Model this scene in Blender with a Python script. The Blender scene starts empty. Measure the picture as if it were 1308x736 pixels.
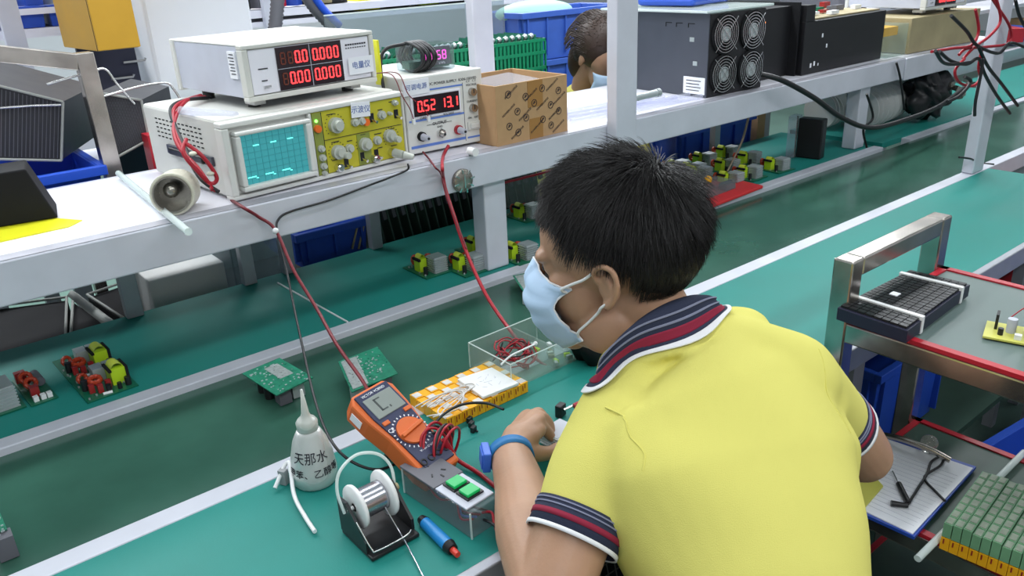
import bpy, bmesh, math, random
import numpy as np
from mathutils import Vector, Matrix, Euler, Quaternion
random.seed(7); rng = np.random.default_rng(7)
C = bpy.context.scene.collection; S = bpy.context.scene
# ---------------------------------------------------------------- camera
YAW, PITCH, ROLL, FPX = math.radians(38.2), math.radians(22.6), math.radians(-2.7), 1030.0
CAM = Vector((0, 0, 1.45))
FW = Vector((math.sin(YAW)*math.cos(PITCH), math.cos(YAW)*math.cos(PITCH), -math.sin(PITCH)))
r0 = Vector((math.cos(YAW), -math.sin(YAW), 0)); u0 = r0.cross(FW)
RT = r0*math.cos(ROLL)+u0*math.sin(ROLL); UP = -r0*math.sin(ROLL)+u0*math.cos(ROLL)
cd = bpy.data.cameras.new('camera'); cam = bpy.data.objects.new('camera', cd); C.objects.link(cam)
cam.matrix_world = Matrix(((RT.x, UP.x, -FW.x, CAM.x), (RT.y, UP.y, -FW.y, CAM.y), (RT.z, UP.z, -FW.z, CAM.z), (0, 0, 0, 1)))
cd.sensor_width = 36; cd.lens = FPX/1308*36; cd.clip_start = .02; cd.clip_end = 200
S.camera = cam
# ---------------------------------------------------------------- world, light, exposure
w = bpy.data.worlds.new('world'); S.world = w; w.use_nodes = True
w.node_tree.nodes['Background'].inputs[0].default_value = (.88, .93, 1, 1)
w.node_tree.nodes['Background'].inputs[1].default_value = .62
S.view_settings.view_transform = 'Standard'; S.view_settings.look = 'None'
S.view_settings.exposure = 0.0; S.view_settings.gamma = 1; S.view_settings.use_curve_mapping = False
def area(name, loc, sx, sy, power, rot=(0, 0, 0), col=(.93, .97, 1)):
    l = bpy.data.lights.new(name, 'AREA'); l.shape = 'RECTANGLE'; l.size = sx; l.size_y = sy; l.energy = power; l.color = col
    o = bpy.data.objects.new(name, l); C.objects.link(o); o.location = loc; o.rotation_euler = rot; return o
area('tube_light_over_shelf', (1.6, 1.75, 1.98), 4.4, .10, 34)
area('tube_light_over_bench', (1.4, .5, 2.9), 4.5, .3, 26)
area('tube_light_behind', (.5, -1.2, 2.9), 4.5, .3, 74)
area('tube_light_far', (1.8, 4.3, 2.9), 7, .5, 330)
area('tube_light_far_aisle', (5.5, 2.0, 2.9), 5, .3, 60)

def ray(px, py): return RT*((px-654)/FPX)-UP*((py-368)/FPX)+FW
def P(px, py, x=None, y=None, z=None):
    d = ray(px, py)
    t = (z-CAM.z)/d.z if z is not None else ((y-CAM.y)/d.y if y is not None else (x-CAM.x)/d.x)
    return CAM+d*t
def D(px, py, d): return CAM+ray(px, py)*d
# ---------------------------------------------------------------- materials
def mat(name, col, rough=.5, metal=0., noise=0., nscale=20., bump=0., bscale=60., emit=None, es=0., trans=0., ior=1.45, alpha=1., coat=0., spec=.5, sss=0.):
    m = bpy.data.materials.new(name); m.use_nodes = True; nt = m.node_tree; b = nt.nodes['Principled BSDF']
    b.inputs['Base Color'].default_value = (*col, 1); b.inputs['Roughness'].default_value = rough
    b.inputs['Metallic'].default_value = metal; b.inputs['IOR'].default_value = ior
    b.inputs['Transmission Weight'].default_value = trans; b.inputs['Alpha'].default_value = alpha
    b.inputs['Coat Weight'].default_value = coat; b.inputs['Specular IOR Level'].default_value = spec
    if sss: b.inputs['Subsurface Weight'].default_value = sss; b.inputs['Subsurface Radius'].default_value = (.012, .005, .003); b.inputs['Subsurface Scale'].default_value = .5
    if emit: b.inputs['Emission Color'].default_value = (*emit, 1); b.inputs['Emission Strength'].default_value = es
    tc = nt.nodes.new('ShaderNodeTexCoord')
    if noise:
        n = nt.nodes.new('ShaderNodeTexNoise'); n.inputs['Scale'].default_value = nscale; n.inputs['Detail'].default_value = 5
        nt.links.new(tc.outputs['Object'], n.inputs['Vector'])
        r = nt.nodes.new('ShaderNodeMapRange'); r.inputs['From Min'].default_value = .25; r.inputs['From Max'].default_value = .75
        r.inputs['To Min'].default_value = 1-noise; r.inputs['To Max'].default_value = 1+noise
        nt.links.new(n.outputs['Fac'], r.inputs['Value'])
        mx = nt.nodes.new('ShaderNodeMix'); mx.data_type = 'RGBA'; mx.blend_type = 'MULTIPLY'; mx.inputs['Factor'].default_value = 1
        mx.inputs[6].default_value = (*col, 1); nt.links.new(r.outputs['Result'], mx.inputs[7]); nt.links.new(mx.outputs[2], b.inputs['Base Color'])
        rr = nt.nodes.new('ShaderNodeMapRange'); rr.inputs['To Min'].default_value = max(0, rough-.08); rr.inputs['To Max'].default_value = min(1, rough+.08)
        nt.links.new(n.outputs['Fac'], rr.inputs['Value']); nt.links.new(rr.outputs['Result'], b.inputs['Roughness'])
    if bump:
        n2 = nt.nodes.new('ShaderNodeTexNoise'); n2.inputs['Scale'].default_value = bscale; n2.inputs['Detail'].default_value = 3
        nt.links.new(tc.outputs['Object'], n2.inputs['Vector'])
        bp = nt.nodes.new('ShaderNodeBump'); bp.inputs['Strength'].default_value = bump; bp.inputs['Distance'].default_value = .002
        nt.links.new(n2.outputs['Fac'], bp.inputs['Height']); nt.links.new(bp.outputs['Normal'], b.inputs['Normal'])
    return m
M = dict(striptop=mat('worn_grey_strip', (.40, .40, .45), .35, metal=.3, noise=.12, nscale=25),
 floor=mat('floor_paint', (.10, .17, .14), .35, noise=.25, nscale=3), wall=mat('wall_paint', (.80, .82, .86), .6, noise=.04, nscale=2),
 ceil=mat('ceiling_board', (.8, .82, .84), .8, noise=.03), mat_green=mat('teal_rubber_mat', (.015, .225, .192), .50, spec=.35, noise=.10, nscale=4, bump=.08, bscale=300),
 belt=mat('conveyor_belt_green', (.032, .098, .070), .17, noise=.28, nscale=5, bump=.10, bscale=40), rail=mat('white_aluminium', (.61, .62, .69), .38, metal=.15, noise=.06, nscale=15),
 railside=mat('grey_aluminium', (.36, .37, .41), .4, metal=.4, noise=.1), board=mat('white_laminate', (.80, .79, .86), .35, noise=.03),
 steel=mat('stainless_steel', (.50, .46, .42), .22, metal=.95, noise=.35, nscale=14), chrome=mat('chrome', (.75, .75, .75), .12, metal=1), wire=mat('wire_steel', (.6, .6, .6), .25, metal=.9),
 ivory=mat('ivory_enamel', (.64, .64, .60), .45, noise=.05, nscale=12), ivory2=mat('ivory_plastic', (.69, .69, .66), .45, noise=.03), greyside=mat('light_grey_enamel', (.52, .54, .62), .45, noise=.04),
 yellowface=mat('yellow_green_panel', (.52, .47, .028), .5, noise=.05), olive=mat('olive_panel', (.25, .29, .055), .5), blackgl=mat('dark_window', (.018, .008, .012), .12), lednum=mat('led_red', (.8, .02, .02), .4, emit=(1, .045, .05), es=2.6),
 leddim=mat('led_unlit', (.16, .035, .02), .4), crt=mat('crt_screen', (.03, .17, .19), .15, emit=(.045, .30, .33), es=.70), trace=mat('crt_trace', (.1, .8, .7), .4, emit=(.15, 1, .8), es=1.8),
 grat=mat('crt_graticule', (.02, .15, .17), .4, emit=(.03, .22, .25), es=.45), knob=mat('knob_grey', (.50, .52, .47), .4), orange_btn=mat('orange_button', (.85, .16, .02), .4), black=mat('black_plastic', (.012, .012, .014), .38, noise=.1), blackm=mat('matt_black', (.014, .014, .016), .7, noise=.15, spec=.15),
 ink=mat('ink', (.02, .02, .03), .7), inkblue=mat('ink_blue', (.10, .16, .42), .6), paper=mat('paper_label', (.84, .85, .9), .6), tapeblue=mat('blue_print', (.12, .22, .60), .5), darkgrey=mat('dark_grey_metal', (.062, .068, .09), .42, noise=.05),
 cardboard=mat('cardboard', (.45, .275, .135), .75, noise=.08, nscale=30), tape=mat('brown_tape', (.35, .175, .05), .3), redcable=mat('red_cable', (.38, .012, .025), .35), blackcable=mat('black_cable', (.012, .012, .014), .4), darkred=mat('dark_red_cable', (.17, .012, .02), .4), greycable=mat('grey_cable', (.3, .31, .32), .45),
 whiteplastic=mat('white_plastic', (.78, .79, .8), .4), orangepl=mat('orange_rubber', (.66, .135, .025), .45, noise=.05), navy=mat('meter_navy', (.03, .035, .085), .35), lcd=mat('lcd', (.26, .29, .27), .25), lcddark=mat('lcd_dark', (.05, .06, .06), .4),
 pcb=mat('pcb_green', (.006, .13, .07), .32, noise=.25, nscale=60), pcbback=mat('pcb_solder_side', (.015, .17, .10), .3, noise=.4, nscale=120), solder=mat('solder_pads', (.42, .46, .45), .3, metal=.5, noise=.2, nscale=200), pcbyellow=mat('pcb_yellow', (.62, .60, .12), .4), silver=mat('heatsink_aluminium', (.46, .50, .51), .35, metal=.4, noise=.08),
 lime=mat('transformer_lime', (.46, .66, .02), .4), limeb=mat('transformer_tape_bright', (.62, .70, .07), .4), copper=mat('red_copper_winding', (.42, .045, .018), .35, noise=.3, nscale=300), capred=mat('red_component', (.30, .02, .02), .3),
 bottle=mat('translucent_pe', (.62, .64, .62), .38, trans=.35, noise=.03), nozzle=mat('nozzle_plastic', (.58, .60, .55), .4, trans=.2), white=mat('white_spool', (.80, .80, .80), .35), tin=mat('solder_wire', (.50, .50, .55), .22, metal=.9),
 greenbtn=mat('green_button', (.01, .36, .10), .3, emit=(.0, .5, .1), es=.25), bluepen=mat('blue_pen', (.02, .24, .60), .25), redtip=mat('red_tip', (.7, .05, .03), .35), watch=mat('blue_rubber', (.018, .17, .42), .5), watch2=mat('blue_watch_case', (.05, .15, .62), .4),
 orangetray=mat('orange_relay', (.88, .42, .01), .45, noise=.06), whitepc=mat('white_component_top', (.66, .64, .62), .45, noise=.12, nscale=60), relaygreen=mat('green_relay', (.17, .36, .20), .45, noise=.1), relaytop=mat('grey_relay_top', (.30, .35, .27), .5, noise=.25, nscale=60),
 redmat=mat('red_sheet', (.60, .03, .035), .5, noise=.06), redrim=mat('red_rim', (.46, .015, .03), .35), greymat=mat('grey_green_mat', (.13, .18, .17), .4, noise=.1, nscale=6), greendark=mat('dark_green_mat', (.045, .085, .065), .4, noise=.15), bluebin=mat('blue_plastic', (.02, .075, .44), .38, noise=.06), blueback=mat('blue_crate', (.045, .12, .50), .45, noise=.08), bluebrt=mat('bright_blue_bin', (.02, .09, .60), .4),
 greenbask=mat('green_basket', (.008, .22, .10), .4), mint=mat('mint_powder_bag', (.42, .70, .60), .6, bump=.6, bscale=12), orangebox=mat('orange_box', (.62, .34, .03), .4, noise=.08, nscale=8), fog=mat('duct_grey', (.55, .55, .54), .6), ductdark=mat('duct_dark', (.12, .12, .14), .5),
 skin=mat('skin', (.45, .255, .160), .48, noise=.07, nscale=25, bump=.12, bscale=260, sss=.12), hair=mat('hair_black', (.016, .014, .014), .42), hair2=mat('hair_brown', (.045, .025, .018), .5), hairbase=mat('hair_base', (.008, .007, .007), .8),
 shirt=mat('yellow_pique', (.72, .665, .17), .85, noise=.04, nscale=6, bump=.35, bscale=900, spec=.2), navyknit=mat('navy_rib', (.022, .028, .058), .85, bump=.3, bscale=700), redknit=mat('crimson_rib', (.26, .012, .04), .85), whiteknit=mat('white_rib', (.78, .78, .80), .85), greyknit=mat('grey_stripe', (.22, .23, .33), .85),
 mask=mat('blue_mask', (.50, .66, .86), .8, bump=.3, bscale=30, spec=.2), eye=mat('eye_white', (.7, .7, .7), .2), lens=mat('clear_dome', (.75, .74, .7), .08, metal=.0, trans=.8), brow=mat('eyebrow', (.02, .014, .012), .7), yellowtape=mat('yellow_tape', (.72, .70, .02), .4), ribbon=mat('ribbon_cable', (.32, .25, .18), .5), casing=mat('grey_black_panel', (.024, .024, .032), .5, noise=.1), casingedge=mat('pale_worn_edge', (.34, .35, .33), .5), roseglow=mat('violet_display', (.5, .03, .3), .4, emit=(1, .08, .6), es=2.2), amber=mat('amber_lamp', (.9, .3, .03), .3, emit=(1, .28, .03), es=5), gold=mat('brushed_gold', (.36, .30, .17), .5, noise=.2, nscale=8), foil=mat('foil', (.32, .30, .26), .25, metal=.8, noise=.3, nscale=30), cream=mat('cream_tape', (.60, .58, .47), .5, noise=.1, nscale=40),
 keyb=mat('key_tray_navy', (.016, .017, .038), .4), lightgreen=mat('led_green', (.1, .9, .1), .4, emit=(.2, 1, .1), es=4), trouser=mat('dark_trouser', (.02, .022, .03), .85), chair=mat('chair_black', (.015, .015, .016), .5))
def clear(name, tint=(.9, .93, .92), fac=.22, rough=.05):   # thin clear plastic: mostly see-through, part glossy
    m = bpy.data.materials.new(name); m.use_nodes = True; nt = m.node_tree; nt.nodes.clear()
    o = nt.nodes.new('ShaderNodeOutputMaterial'); mx = nt.nodes.new('ShaderNodeMixShader'); t = nt.nodes.new('ShaderNodeBsdfTransparent'); p = nt.nodes.new('ShaderNodeBsdfPrincipled')
    t.inputs[0].default_value = (*[min(1, c*1.04) for c in tint], 1); p.inputs['Base Color'].default_value = (*tint, 1); p.inputs['Roughness'].default_value = rough
    mx.inputs[0].default_value = fac; nt.links.new(t.outputs[0], mx.inputs[1]); nt.links.new(p.outputs[0], mx.inputs[2]); nt.links.new(mx.outputs[0], o.inputs[0]); return m
M['acrylic'] = clear('clear_acrylic', (.80, .86, .84), .13); M['acrylic2'] = clear('smoky_acrylic', (.66, .72, .74), .14); M['film'] = clear('plastic_film', (.85, .86, .92), .22, .2); M['acedge'] = clear('acrylic_edge', (.85, .92, .9), .6)
# ---------------------------------------------------------------- mesh builder
class MB:
    def __init__(s): s.v = []; s.f = []; s.mi = []; s.T = Matrix.Identity(4); s.m = 0; s.sm = []
    def put(s, vs, fs, smooth=False):
        o = len(s.v); s.v += [tuple(s.T @ Vector(p)) for p in vs]; s.f += [tuple(i+o for i in f) for f in fs]; s.mi += [s.m]*len(fs); s.sm += [smooth]*len(fs); return s
    def box(s, c, d, rz=0, rx=0, ry=0):
        R = Euler((rx, ry, rz)).to_matrix(); c = Vector(c)
        vs = [c+R @ Vector((a*d[0]/2, b*d[1]/2, e*d[2]/2)) for a, b, e in ((-1,-1,-1),(1,-1,-1),(1,1,-1),(-1,1,-1),(-1,-1,1),(1,-1,1),(1,1,1),(-1,1,1))]
        return s.put(vs, [(0,3,2,1),(4,5,6,7),(0,1,5,4),(1,2,6,5),(2,3,7,6),(3,0,4,7)])
    def bb(s, x0, x1, y0, y1, z0, z1): return s.box(((x0+x1)/2, (y0+y1)/2, (z0+z1)/2), (abs(x1-x0), abs(y1-y0), abs(z1-z0)))
    def cyl(s, a, b, r, r2=None, n=16, caps=True):
        a = Vector(a); b = Vector(b); r2 = r if r2 is None else r2; d = (b-a).normalized(); t = Vector((1,0,0)) if abs(d.x) < .9 else Vector((0,1,0)); u = d.cross(t).normalized(); v = d.cross(u)
        vs = [a+(u*math.cos(k*2*math.pi/n)+v*math.sin(k*2*math.pi/n))*r for k in range(n)]+[b+(u*math.cos(k*2*math.pi/n)+v*math.sin(k*2*math.pi/n))*r2 for k in range(n)]
        s.put(vs, [(k, k+n, (k+1)%n+n, (k+1)%n) for k in range(n)], True)
        if caps: s.put(vs[:n], [tuple(range(n))]); s.put(vs[n:], [tuple(reversed(range(n)))])
        return s
    def ring(s, c, ax, ro, ri, h, n=24):     # flat washer / tube wall
        c = Vector(c); d = Vector(ax).normalized(); t = Vector((1,0,0)) if abs(d.x) < .9 else Vector((0,1,0)); u = d.cross(t).normalized(); v = d.cross(u); vs = []
        for rr, hh in ((ro,-h/2),(ro,h/2),(ri,h/2),(ri,-h/2)): vs += [c+d*hh+(u*math.cos(k*2*math.pi/n)+v*math.sin(k*2*math.pi/n))*rr for k in range(n)]
        return s.put(vs, [(j*n+k, ((j+1)%4)*n+k, ((j+1)%4)*n+(k+1)%n, j*n+(k+1)%n) for j in range(4) for k in range(n)])
    def tube(s, pts, r, n=8, smooth=True, rad=None):
        pts = [Vector(p) for p in pts]
        if smooth and len(pts) > 2: pts, rad = spline(pts, rad)
        N = len(pts); vs = []; u = None
        for i, p in enumerate(pts):
            d = (pts[min(i+1, N-1)]-pts[max(i-1, 0)]).normalized()
            if u is None: t = Vector((0,0,1)) if abs(d.z) < .9 else Vector((1,0,0)); u = d.cross(t).normalized()
            else: u = (u-d*u.dot(d)).normalized()
            v = d.cross(u); q = rad[i] if rad else r
            vs += [p+(u*math.cos(k*2*math.pi/n)+v*math.sin(k*2*math.pi/n))*q for k in range(n)]
        fs = [(i*n+k, i*n+(k+1)%n, (i+1)*n+(k+1)%n, (i+1)*n+k) for i in range(N-1) for k in range(n)]
        s.put(vs, fs, True); s.put(vs[:n], [tuple(reversed(range(n)))]); return s.put(vs[-n:], [tuple(range(n))])
    def lathe(s, prof, o=(0,0,0), ax=(0,0,1), n=24, smooth=True):
        o = Vector(o); d = Vector(ax).normalized(); t = Vector((1,0,0)) if abs(d.x) < .9 else Vector((0,1,0)); u = d.cross(t).normalized(); v = d.cross(u); vs = []
        for r, h in prof: vs += [o+d*h+(u*math.cos(k*2*math.pi/n)+v*math.sin(k*2*math.pi/n))*max(r, 1e-5) for k in range(n)]
        return s.put(vs, [(j*n+k, (j+1)*n+k, (j+1)*n+(k+1)%n, j*n+(k+1)%n) for j in range(len(prof)-1) for k in range(n)], smooth)
    def prism(s, poly, z0, z1):
        n = len(poly); vs = [(x, y, z0) for x, y in poly]+[(x, y, z1) for x, y in poly]
        return s.put(vs, [tuple(reversed(range(n))), tuple(range(n, 2*n))]+[(k, (k+1)%n, (k+1)%n+n, k+n) for k in range(n)])
    def ell(s, c, r, rot=None, n=16, m=10):
        c = Vector(c); vs = []
        for j in range(m+1):
            a = math.pi*j/m
            for k in range(n):
                b = 2*math.pi*k/n; p = Vector((r[0]*math.sin(a)*math.cos(b), r[1]*math.sin(a)*math.sin(b), r[2]*math.cos(a)))
                if j in (0, m): p += Vector((1e-6*math.cos(b), 1e-6*math.sin(b), 0))
                vs.append(c+(rot @ p if rot else p))
        return s.put(vs, [(j*n+k, (j+1)*n+k, (j+1)*n+(k+1)%n, j*n+(k+1)%n) for j in range(m) for k in range(n)], True)
    def loft(s, secs, n=28):   # secs: (centre, U, V) with U,V half-axis vectors
        vs = []
        for c, U, V in secs: vs += [Vector(c)+Vector(U)*math.cos(2*math.pi*k/n)+Vector(V)*math.sin(2*math.pi*k/n) for k in range(n)]
        N = len(secs); s.put(vs, [(i*n+k, i*n+(k+1)%n, (i+1)*n+(k+1)%n, (i+1)*n+k) for i in range(N-1) for k in range(n)], True)
        s.put(vs[:n], [tuple(reversed(range(n)))]); return s.put(vs[-n:], [tuple(range(n))])
    def build(s, name, m, parent=None, bev=0., seg=2):
        me = bpy.data.meshes.new(name); me.from_pydata(s.v, [], s.f)
        for q in (m if isinstance(m, (list, tuple)) else [m]): me.materials.append(M[q] if isinstance(q, str) else q)
        me.polygons.foreach_set('material_index', s.mi); me.polygons.foreach_set('use_smooth', s.sm)
        me.update(); o = bpy.data.objects.new(name, me); C.objects.link(o)
        if parent: o.parent = parent
        if bev:
            b = o.modifiers.new('bevel', 'BEVEL'); b.width = bev; b.segments = seg; b.limit_method = 'ANGLE'; b.angle_limit = math.radians(50)
        return o
def spline(pts, rad=None, k=8):
    out = []; ro = []; N = len(pts)
    for i in range(N-1):
        a, b, c, d = pts[max(i-1,0)], pts[i], pts[i+1], pts[min(i+2,N-1)]
        for j in range(k):
            t = j/k; out.append(.5*((2*b)+(c-a)*t+(2*a-5*b+4*c-d)*t*t+(3*b-a-3*c+d)*t**3))
            if rad: ro.append(rad[i]*(1-t)+rad[i+1]*t)
    out.append(pts[-1]); 
    if rad: ro.append(rad[-1])
    return out, (ro if rad else None)
def tag(o, label, cat, group=None, kind=None):
    if label: o['label'] = label
    if cat: o['category'] = cat
    if group: o['group'] = group
    if kind: o['kind'] = kind
    return o
def thing(name, label, cat, loc=(0,0,0), rz=0., group=None):
    o = bpy.data.objects.new(name, None); o.empty_display_size = .02; C.objects.link(o); o.location = loc; o.rotation_euler = (0, 0, rz); return tag(o, label, cat, group)
def dup(root, loc, rz, label=None, group=None):
    r = root.copy(); C.objects.link(r); r.location = loc; r.rotation_euler = (0, 0, rz)
    if label: r['label'] = label
    if group: r['group'] = group
    for ch in list(root.children):
        c = ch.copy(); C.objects.link(c); c.parent = r
        for g in list(ch.children): d = g.copy(); C.objects.link(d); d.parent = c
    return r
def text(s, size, m, name='printed_text', parent=None, mtx=None, ext=.0002, align='CENTER', bend=None):
    cu = bpy.data.curves.new(name, 'FONT'); cu.body = s; cu.size = size; cu.align_x = align; cu.align_y = 'CENTER'; cu.extrude = ext; cu.resolution_u = 3
    t = bpy.data.objects.new('tmp', cu); C.objects.link(t); bpy.context.view_layer.update()
    me = bpy.data.meshes.new_from_object(t.evaluated_get(bpy.context.evaluated_depsgraph_get())); bpy.data.objects.remove(t)
    if bend:
        for v in me.vertices: v.co = bend(v.co)
    elif mtx is not None: me.transform(mtx)
    me.materials.clear(); me.materials.append(M[m]); o = bpy.data.objects.new(name, me); C.objects.link(o)
    if parent: o.parent = parent
    return o
def FX(x, y, z, tilt=0): return Matrix.Translation((x, y, z)) @ Matrix.Rotation(math.pi/2-tilt, 4, 'X')   # text upright facing local -y
def plane_text(x, y, z, rz=0): return Matrix.Translation((x, y, z)) @ Matrix.Rotation(rz, 4, 'Z')
SEG = {'0':'abcdef','1':'bc','2':'abged','3':'abgcd','5':'afgcd','8':'abcdefg'}
def digit(mb, mbd, ch, x, z, wd, h, y, dim=False):      # seven-segment figure on a panel facing -y
    t = h*.12; g = {'a':(x, z+h/2, 1),'g':(x, z, 1),'d':(x, z-h/2, 1),'f':(x-wd/2, z+h/4, 0),'b':(x+wd/2, z+h/4, 0),'e':(x-wd/2, z-h/4, 0),'c':(x+wd/2, z-h/4, 0)}
    for k, (cx, cz, hor) in g.items():
        if (dim and k in SEG[ch]) or (not dim and k in SEG[ch]):
            (mbd if dim else mb).box((cx, y, cz), (wd*.92 if hor else t, .0012, t if hor else h*.44))
# ---------------------------------------------------------------- the setting
def struct(o): o['kind'] = 'structure'; return o
struct(MB().bb(-8, 16, -6, 12, -.05, 0).build('floor', 'floor'))
struct(MB().bb(-8, 16, -6, 12, 3.2, 3.25).build('ceiling', 'ceil'))
struct(MB().bb(-8, 16, 9, 9.1, 0, 3.2).build('wall_back', 'wall'))
struct(MB().bb(14, 14.1, -6, 9, 0, 3.2).build('wall_right', 'wall'))
wp = struct(MB().bb(.86, 1.24, 3.06, 3.5, 0, 3.2).build('wall_pillar', 'wall', bev=.012))
# ---------------------------------------------------------------- conveyor workbench
ZB = .75
XL, XR = -1.6, 7.0
cb = thing('conveyor_workbench', 'long assembly workbench with teal mats and a dark green conveyor belt between white rails', 'workbench')
MB().bb(XL, 2.74, .662, 1.005, ZB-.02, ZB).build('near_benchtop', 'mat_green', cb)
MB().bb(XL, 2.74, .645, .662, ZB-.045, ZB+.001).build('edge_trim', 'railside', cb, .002)
MB().bb(XL, 5.4, 1.005, 1.042, ZB-.05, ZB+.002).build('near_rail', 'rail', cb, .002)
MB().bb(XL, XR, 1.042, 1.384, ZB-.028, ZB-.012).build('belt', 'belt', cb)
fr = MB().bb(XL, 2.80, 1.384, 1.42, ZB-.05, ZB+.002).build('far_rail', 'rail', cb, .002)
MB().bb(3.0, XR, 1.384, 1.42, ZB-.05, ZB-.004).build('far_rail', 'rail', cb, .002)
MB().bb(XL, 2.80, 1.42, 1.80, ZB-.02, ZB).build('far_benchtop', 'mat_green', cb)
MB().bb(2.86, XR, 1.42, 1.80, ZB-.02, ZB).build('far_benchtop', 'mat_green', cb)
for x in (-1.2, .1, 1.4, 2.6):
    for y in (.70, 1.76): MB().bb(x-.02, x+.02, y-.02, y+.02, 0, ZB-.02).build('leg', 'railside', cb)
MB().bb(XL, XR, 1.06, 1.36, ZB-.16, ZB-.05).build('belt_bed', 'railside', cb)
a = P(355, 362, z=ZB); b = P(444, 412, z=ZB)
tag(MB().tube([(a.x, a.y, ZB+.001), (b.x, b.y, ZB+.001)], .0022, 6, False).build('marking_string', 'whiteplastic'), 'thin white line lying across the teal far benchtop below the oscilloscope', 'string')
# ---------------------------------------------------------------- shelf rack over the far benchtop
ZS = 1.04
sr = thing('shelf_rack', 'white metal shelf rack carrying the instruments over the far benchtop', 'shelf')
MB().bb(XL, 2.95, 1.455, 1.86, ZS-.018, ZS).build('shelf_board', 'board', sr)
MB().bb(XL, 2.95, 1.42, 1.455, ZS-.072, ZS+.001).build('front_rail', 'rail', sr, .003)
MB().bb(XL, 2.95, 1.422, 1.453, ZS+.0012, ZS+.002).build('rail_top_strip', 'striptop', sr); MB().bb(XL, 2.95, 1.86, 1.885, ZS-.06, ZS-.002).build('rear_rail', 'rail', sr, .003)
for x, y in ((1.095, 1.438), (-.75, 1.438), (2.735, 1.44)): MB().bb(x-.032, x+.032, y-.017+.017, y+.05, ZB+.001, ZS-.018 if x > 2 else ZS-.018).build('post', 'rail', sr, .004)
_p = P(619, 60, y=1.83); MB().bb(_p.x-.034, _p.x+.034, 1.83, 1.862, ZS-.05, 2.15).build('post', 'rail', sr, .004)
MB().bb(1.440, 1.512, 1.384, 1.419, ZB+.003, 2.15).build('post', 'rail', sr, .003)
for x, dx in ((.335, .035), (.60, .03), (.70, .03), (.945, .03), (1.7, .03), (2.35, .03)): MB().bb(x, x+dx, 1.775, 1.80, ZB+.001, ZS-.02).build('rear_post', 'railside', sr, .002)
rp = MB(); rp.bb(2.625, 2.70, 1.006, 1.041, ZB+.003, 2.3)
tag(rp.build('bench_post', 'rail', None, .004), 'white square metal post rising from the near rail at the right', 'post')
t = thing('shelf_extension', 'white shelf on the right carrying the second meter and the tangled cables', 'shelf')
MB().bb(2.96, 3.75, 1.45, 2.1, ZS-.02, ZS-.001).build('shelf_board', 'board', t)
MB().bb(2.96, 3.75, 1.42, 1.45, ZS-.08, ZS-.002).build('front_rail', 'rail', t, .003)
for x in (3.0, 3.7): MB().bb(x-.02, x+.02, 2.0, 2.04, 0, ZS-.02).build('post', 'railside', t)
# ---------------------------------------------------------------- oscilloscope
def rounded(w, h, r, n=4):
    out = []
    for cx, cz, a0 in ((w-r, h-r, 0), (r, h-r, 90), (r, r, 180), (w-r, r, 270)):
        for k in range(n+1): a = math.radians(a0+90*k/n); out.append((cx+r*math.cos(a), cz+r*math.sin(a)))
    return out
RX = lambda y0: Matrix(((1,0,0,0),(0,0,-1,y0),(0,1,0,0),(0,0,0,1)))   # prism local (x,y,z)->(x,-z+y0,y)
def knob(mb, x, z, r, y, l=.018, n=16):
    mb.cyl((x, y, z), (x, y-l*.55, z), r, r, n); mb.cyl((x, y-l*.5, z), (x, y-l, z), r*.72, r*.62, n)
osc = thing('oscilloscope', 'ivory analogue oscilloscope with a glowing teal screen and yellow control panel', 'oscilloscope', (.500, 1.457, ZS), math.radians(5.7))
OW, OD, OH = .412, .36, .148
MB().bb(.004, OW-.004, .025, OD, .006, OH+.004).build('body', 'ivory', osc, .006)
f = MB(); f.bb(0, OW, 0, .03, .004, .012); f.bb(0, OW, 0, .03, OH-.010, OH); f.bb(0, .014, 0, .03, .012, OH-.01); f.bb(OW-.005, OW, 0, .03, .012, OH-.01); f.bb(.180, .186, 0, .03, .012, OH-.01); f.bb(.014, .181, .012, .03, .012, OH-.01)
f.build('front_bezel', 'ivory2', osc, .003)
b_ = MB()
for x0, x1, z0, z1 in ((.020, .178, .018, .028), (.020, .178, .122, .130), (.020, .030, .028, .122), (.166, .178, .028, .122)): b_.bb(x0, x1, -.010, .012, z0, z1)
b_.build('screen_bezel', 'ivory2', osc, .003)
sc_ = MB().bb(.030, .166, .002, .010, .028, .122).build('screen', 'crt', osc)
g = MB()
for k in range(1, 10): g.bb(.030+k*.0136-.0002, .030+k*.0136+.0002, .0010, .0021, .028, .122)
for k in range(1, 8): g.bb(.030, .166, .0010, .0021, .028+k*.01175-.0002, .028+k*.01175+.0002)
g.build('graticule', 'grat', sc_)
g = MB()
for k in range(4):
    x = .036+k*.036
    if k < 3: g.bb(x, x+.017, .0004, .0016, .0405, .0422); g.bb(x+.017, x+.021, .0004, .0016, .0375, .039)
    if k in (0, 1, 2): g.bb(x+.020, x+.032, .0004, .0016, .098, .0997)
g.build('trace', 'trace', sc_)
MB().bb(.188, OW-.006, .004, .026, .013, OH-.011).build('control_panel', 'yellowface', osc)
MB().bb(.188, .208, .0025, .005, .014, OH-.012).build('panel_band', 'olive', osc); MB().bb(.286, .318, .0025, .005, .014, .078).build('panel_band', 'olive', osc)
g = MB(); g.bb(.210, .402, .0025, .0041, .0795, .0803); g.bb(.209, .2096, .0025, .0041, .014, OH-.012)
for x, z, wd in ((.222,.128,.03),(.30,.128,.02),(.345,.118,.02),(.375,.13,.02),(.225,.072,.03),(.262,.068,.02),(.295,.075,.02),(.33,.07,.03),(.37,.074,.02),(.222,.036,.02),(.245,.04,.02),(.335,.04,.02),(.37,.038,.025)): g.bb(x, x+wd*.6, .0025, .0041, z, z+.0014)
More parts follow.
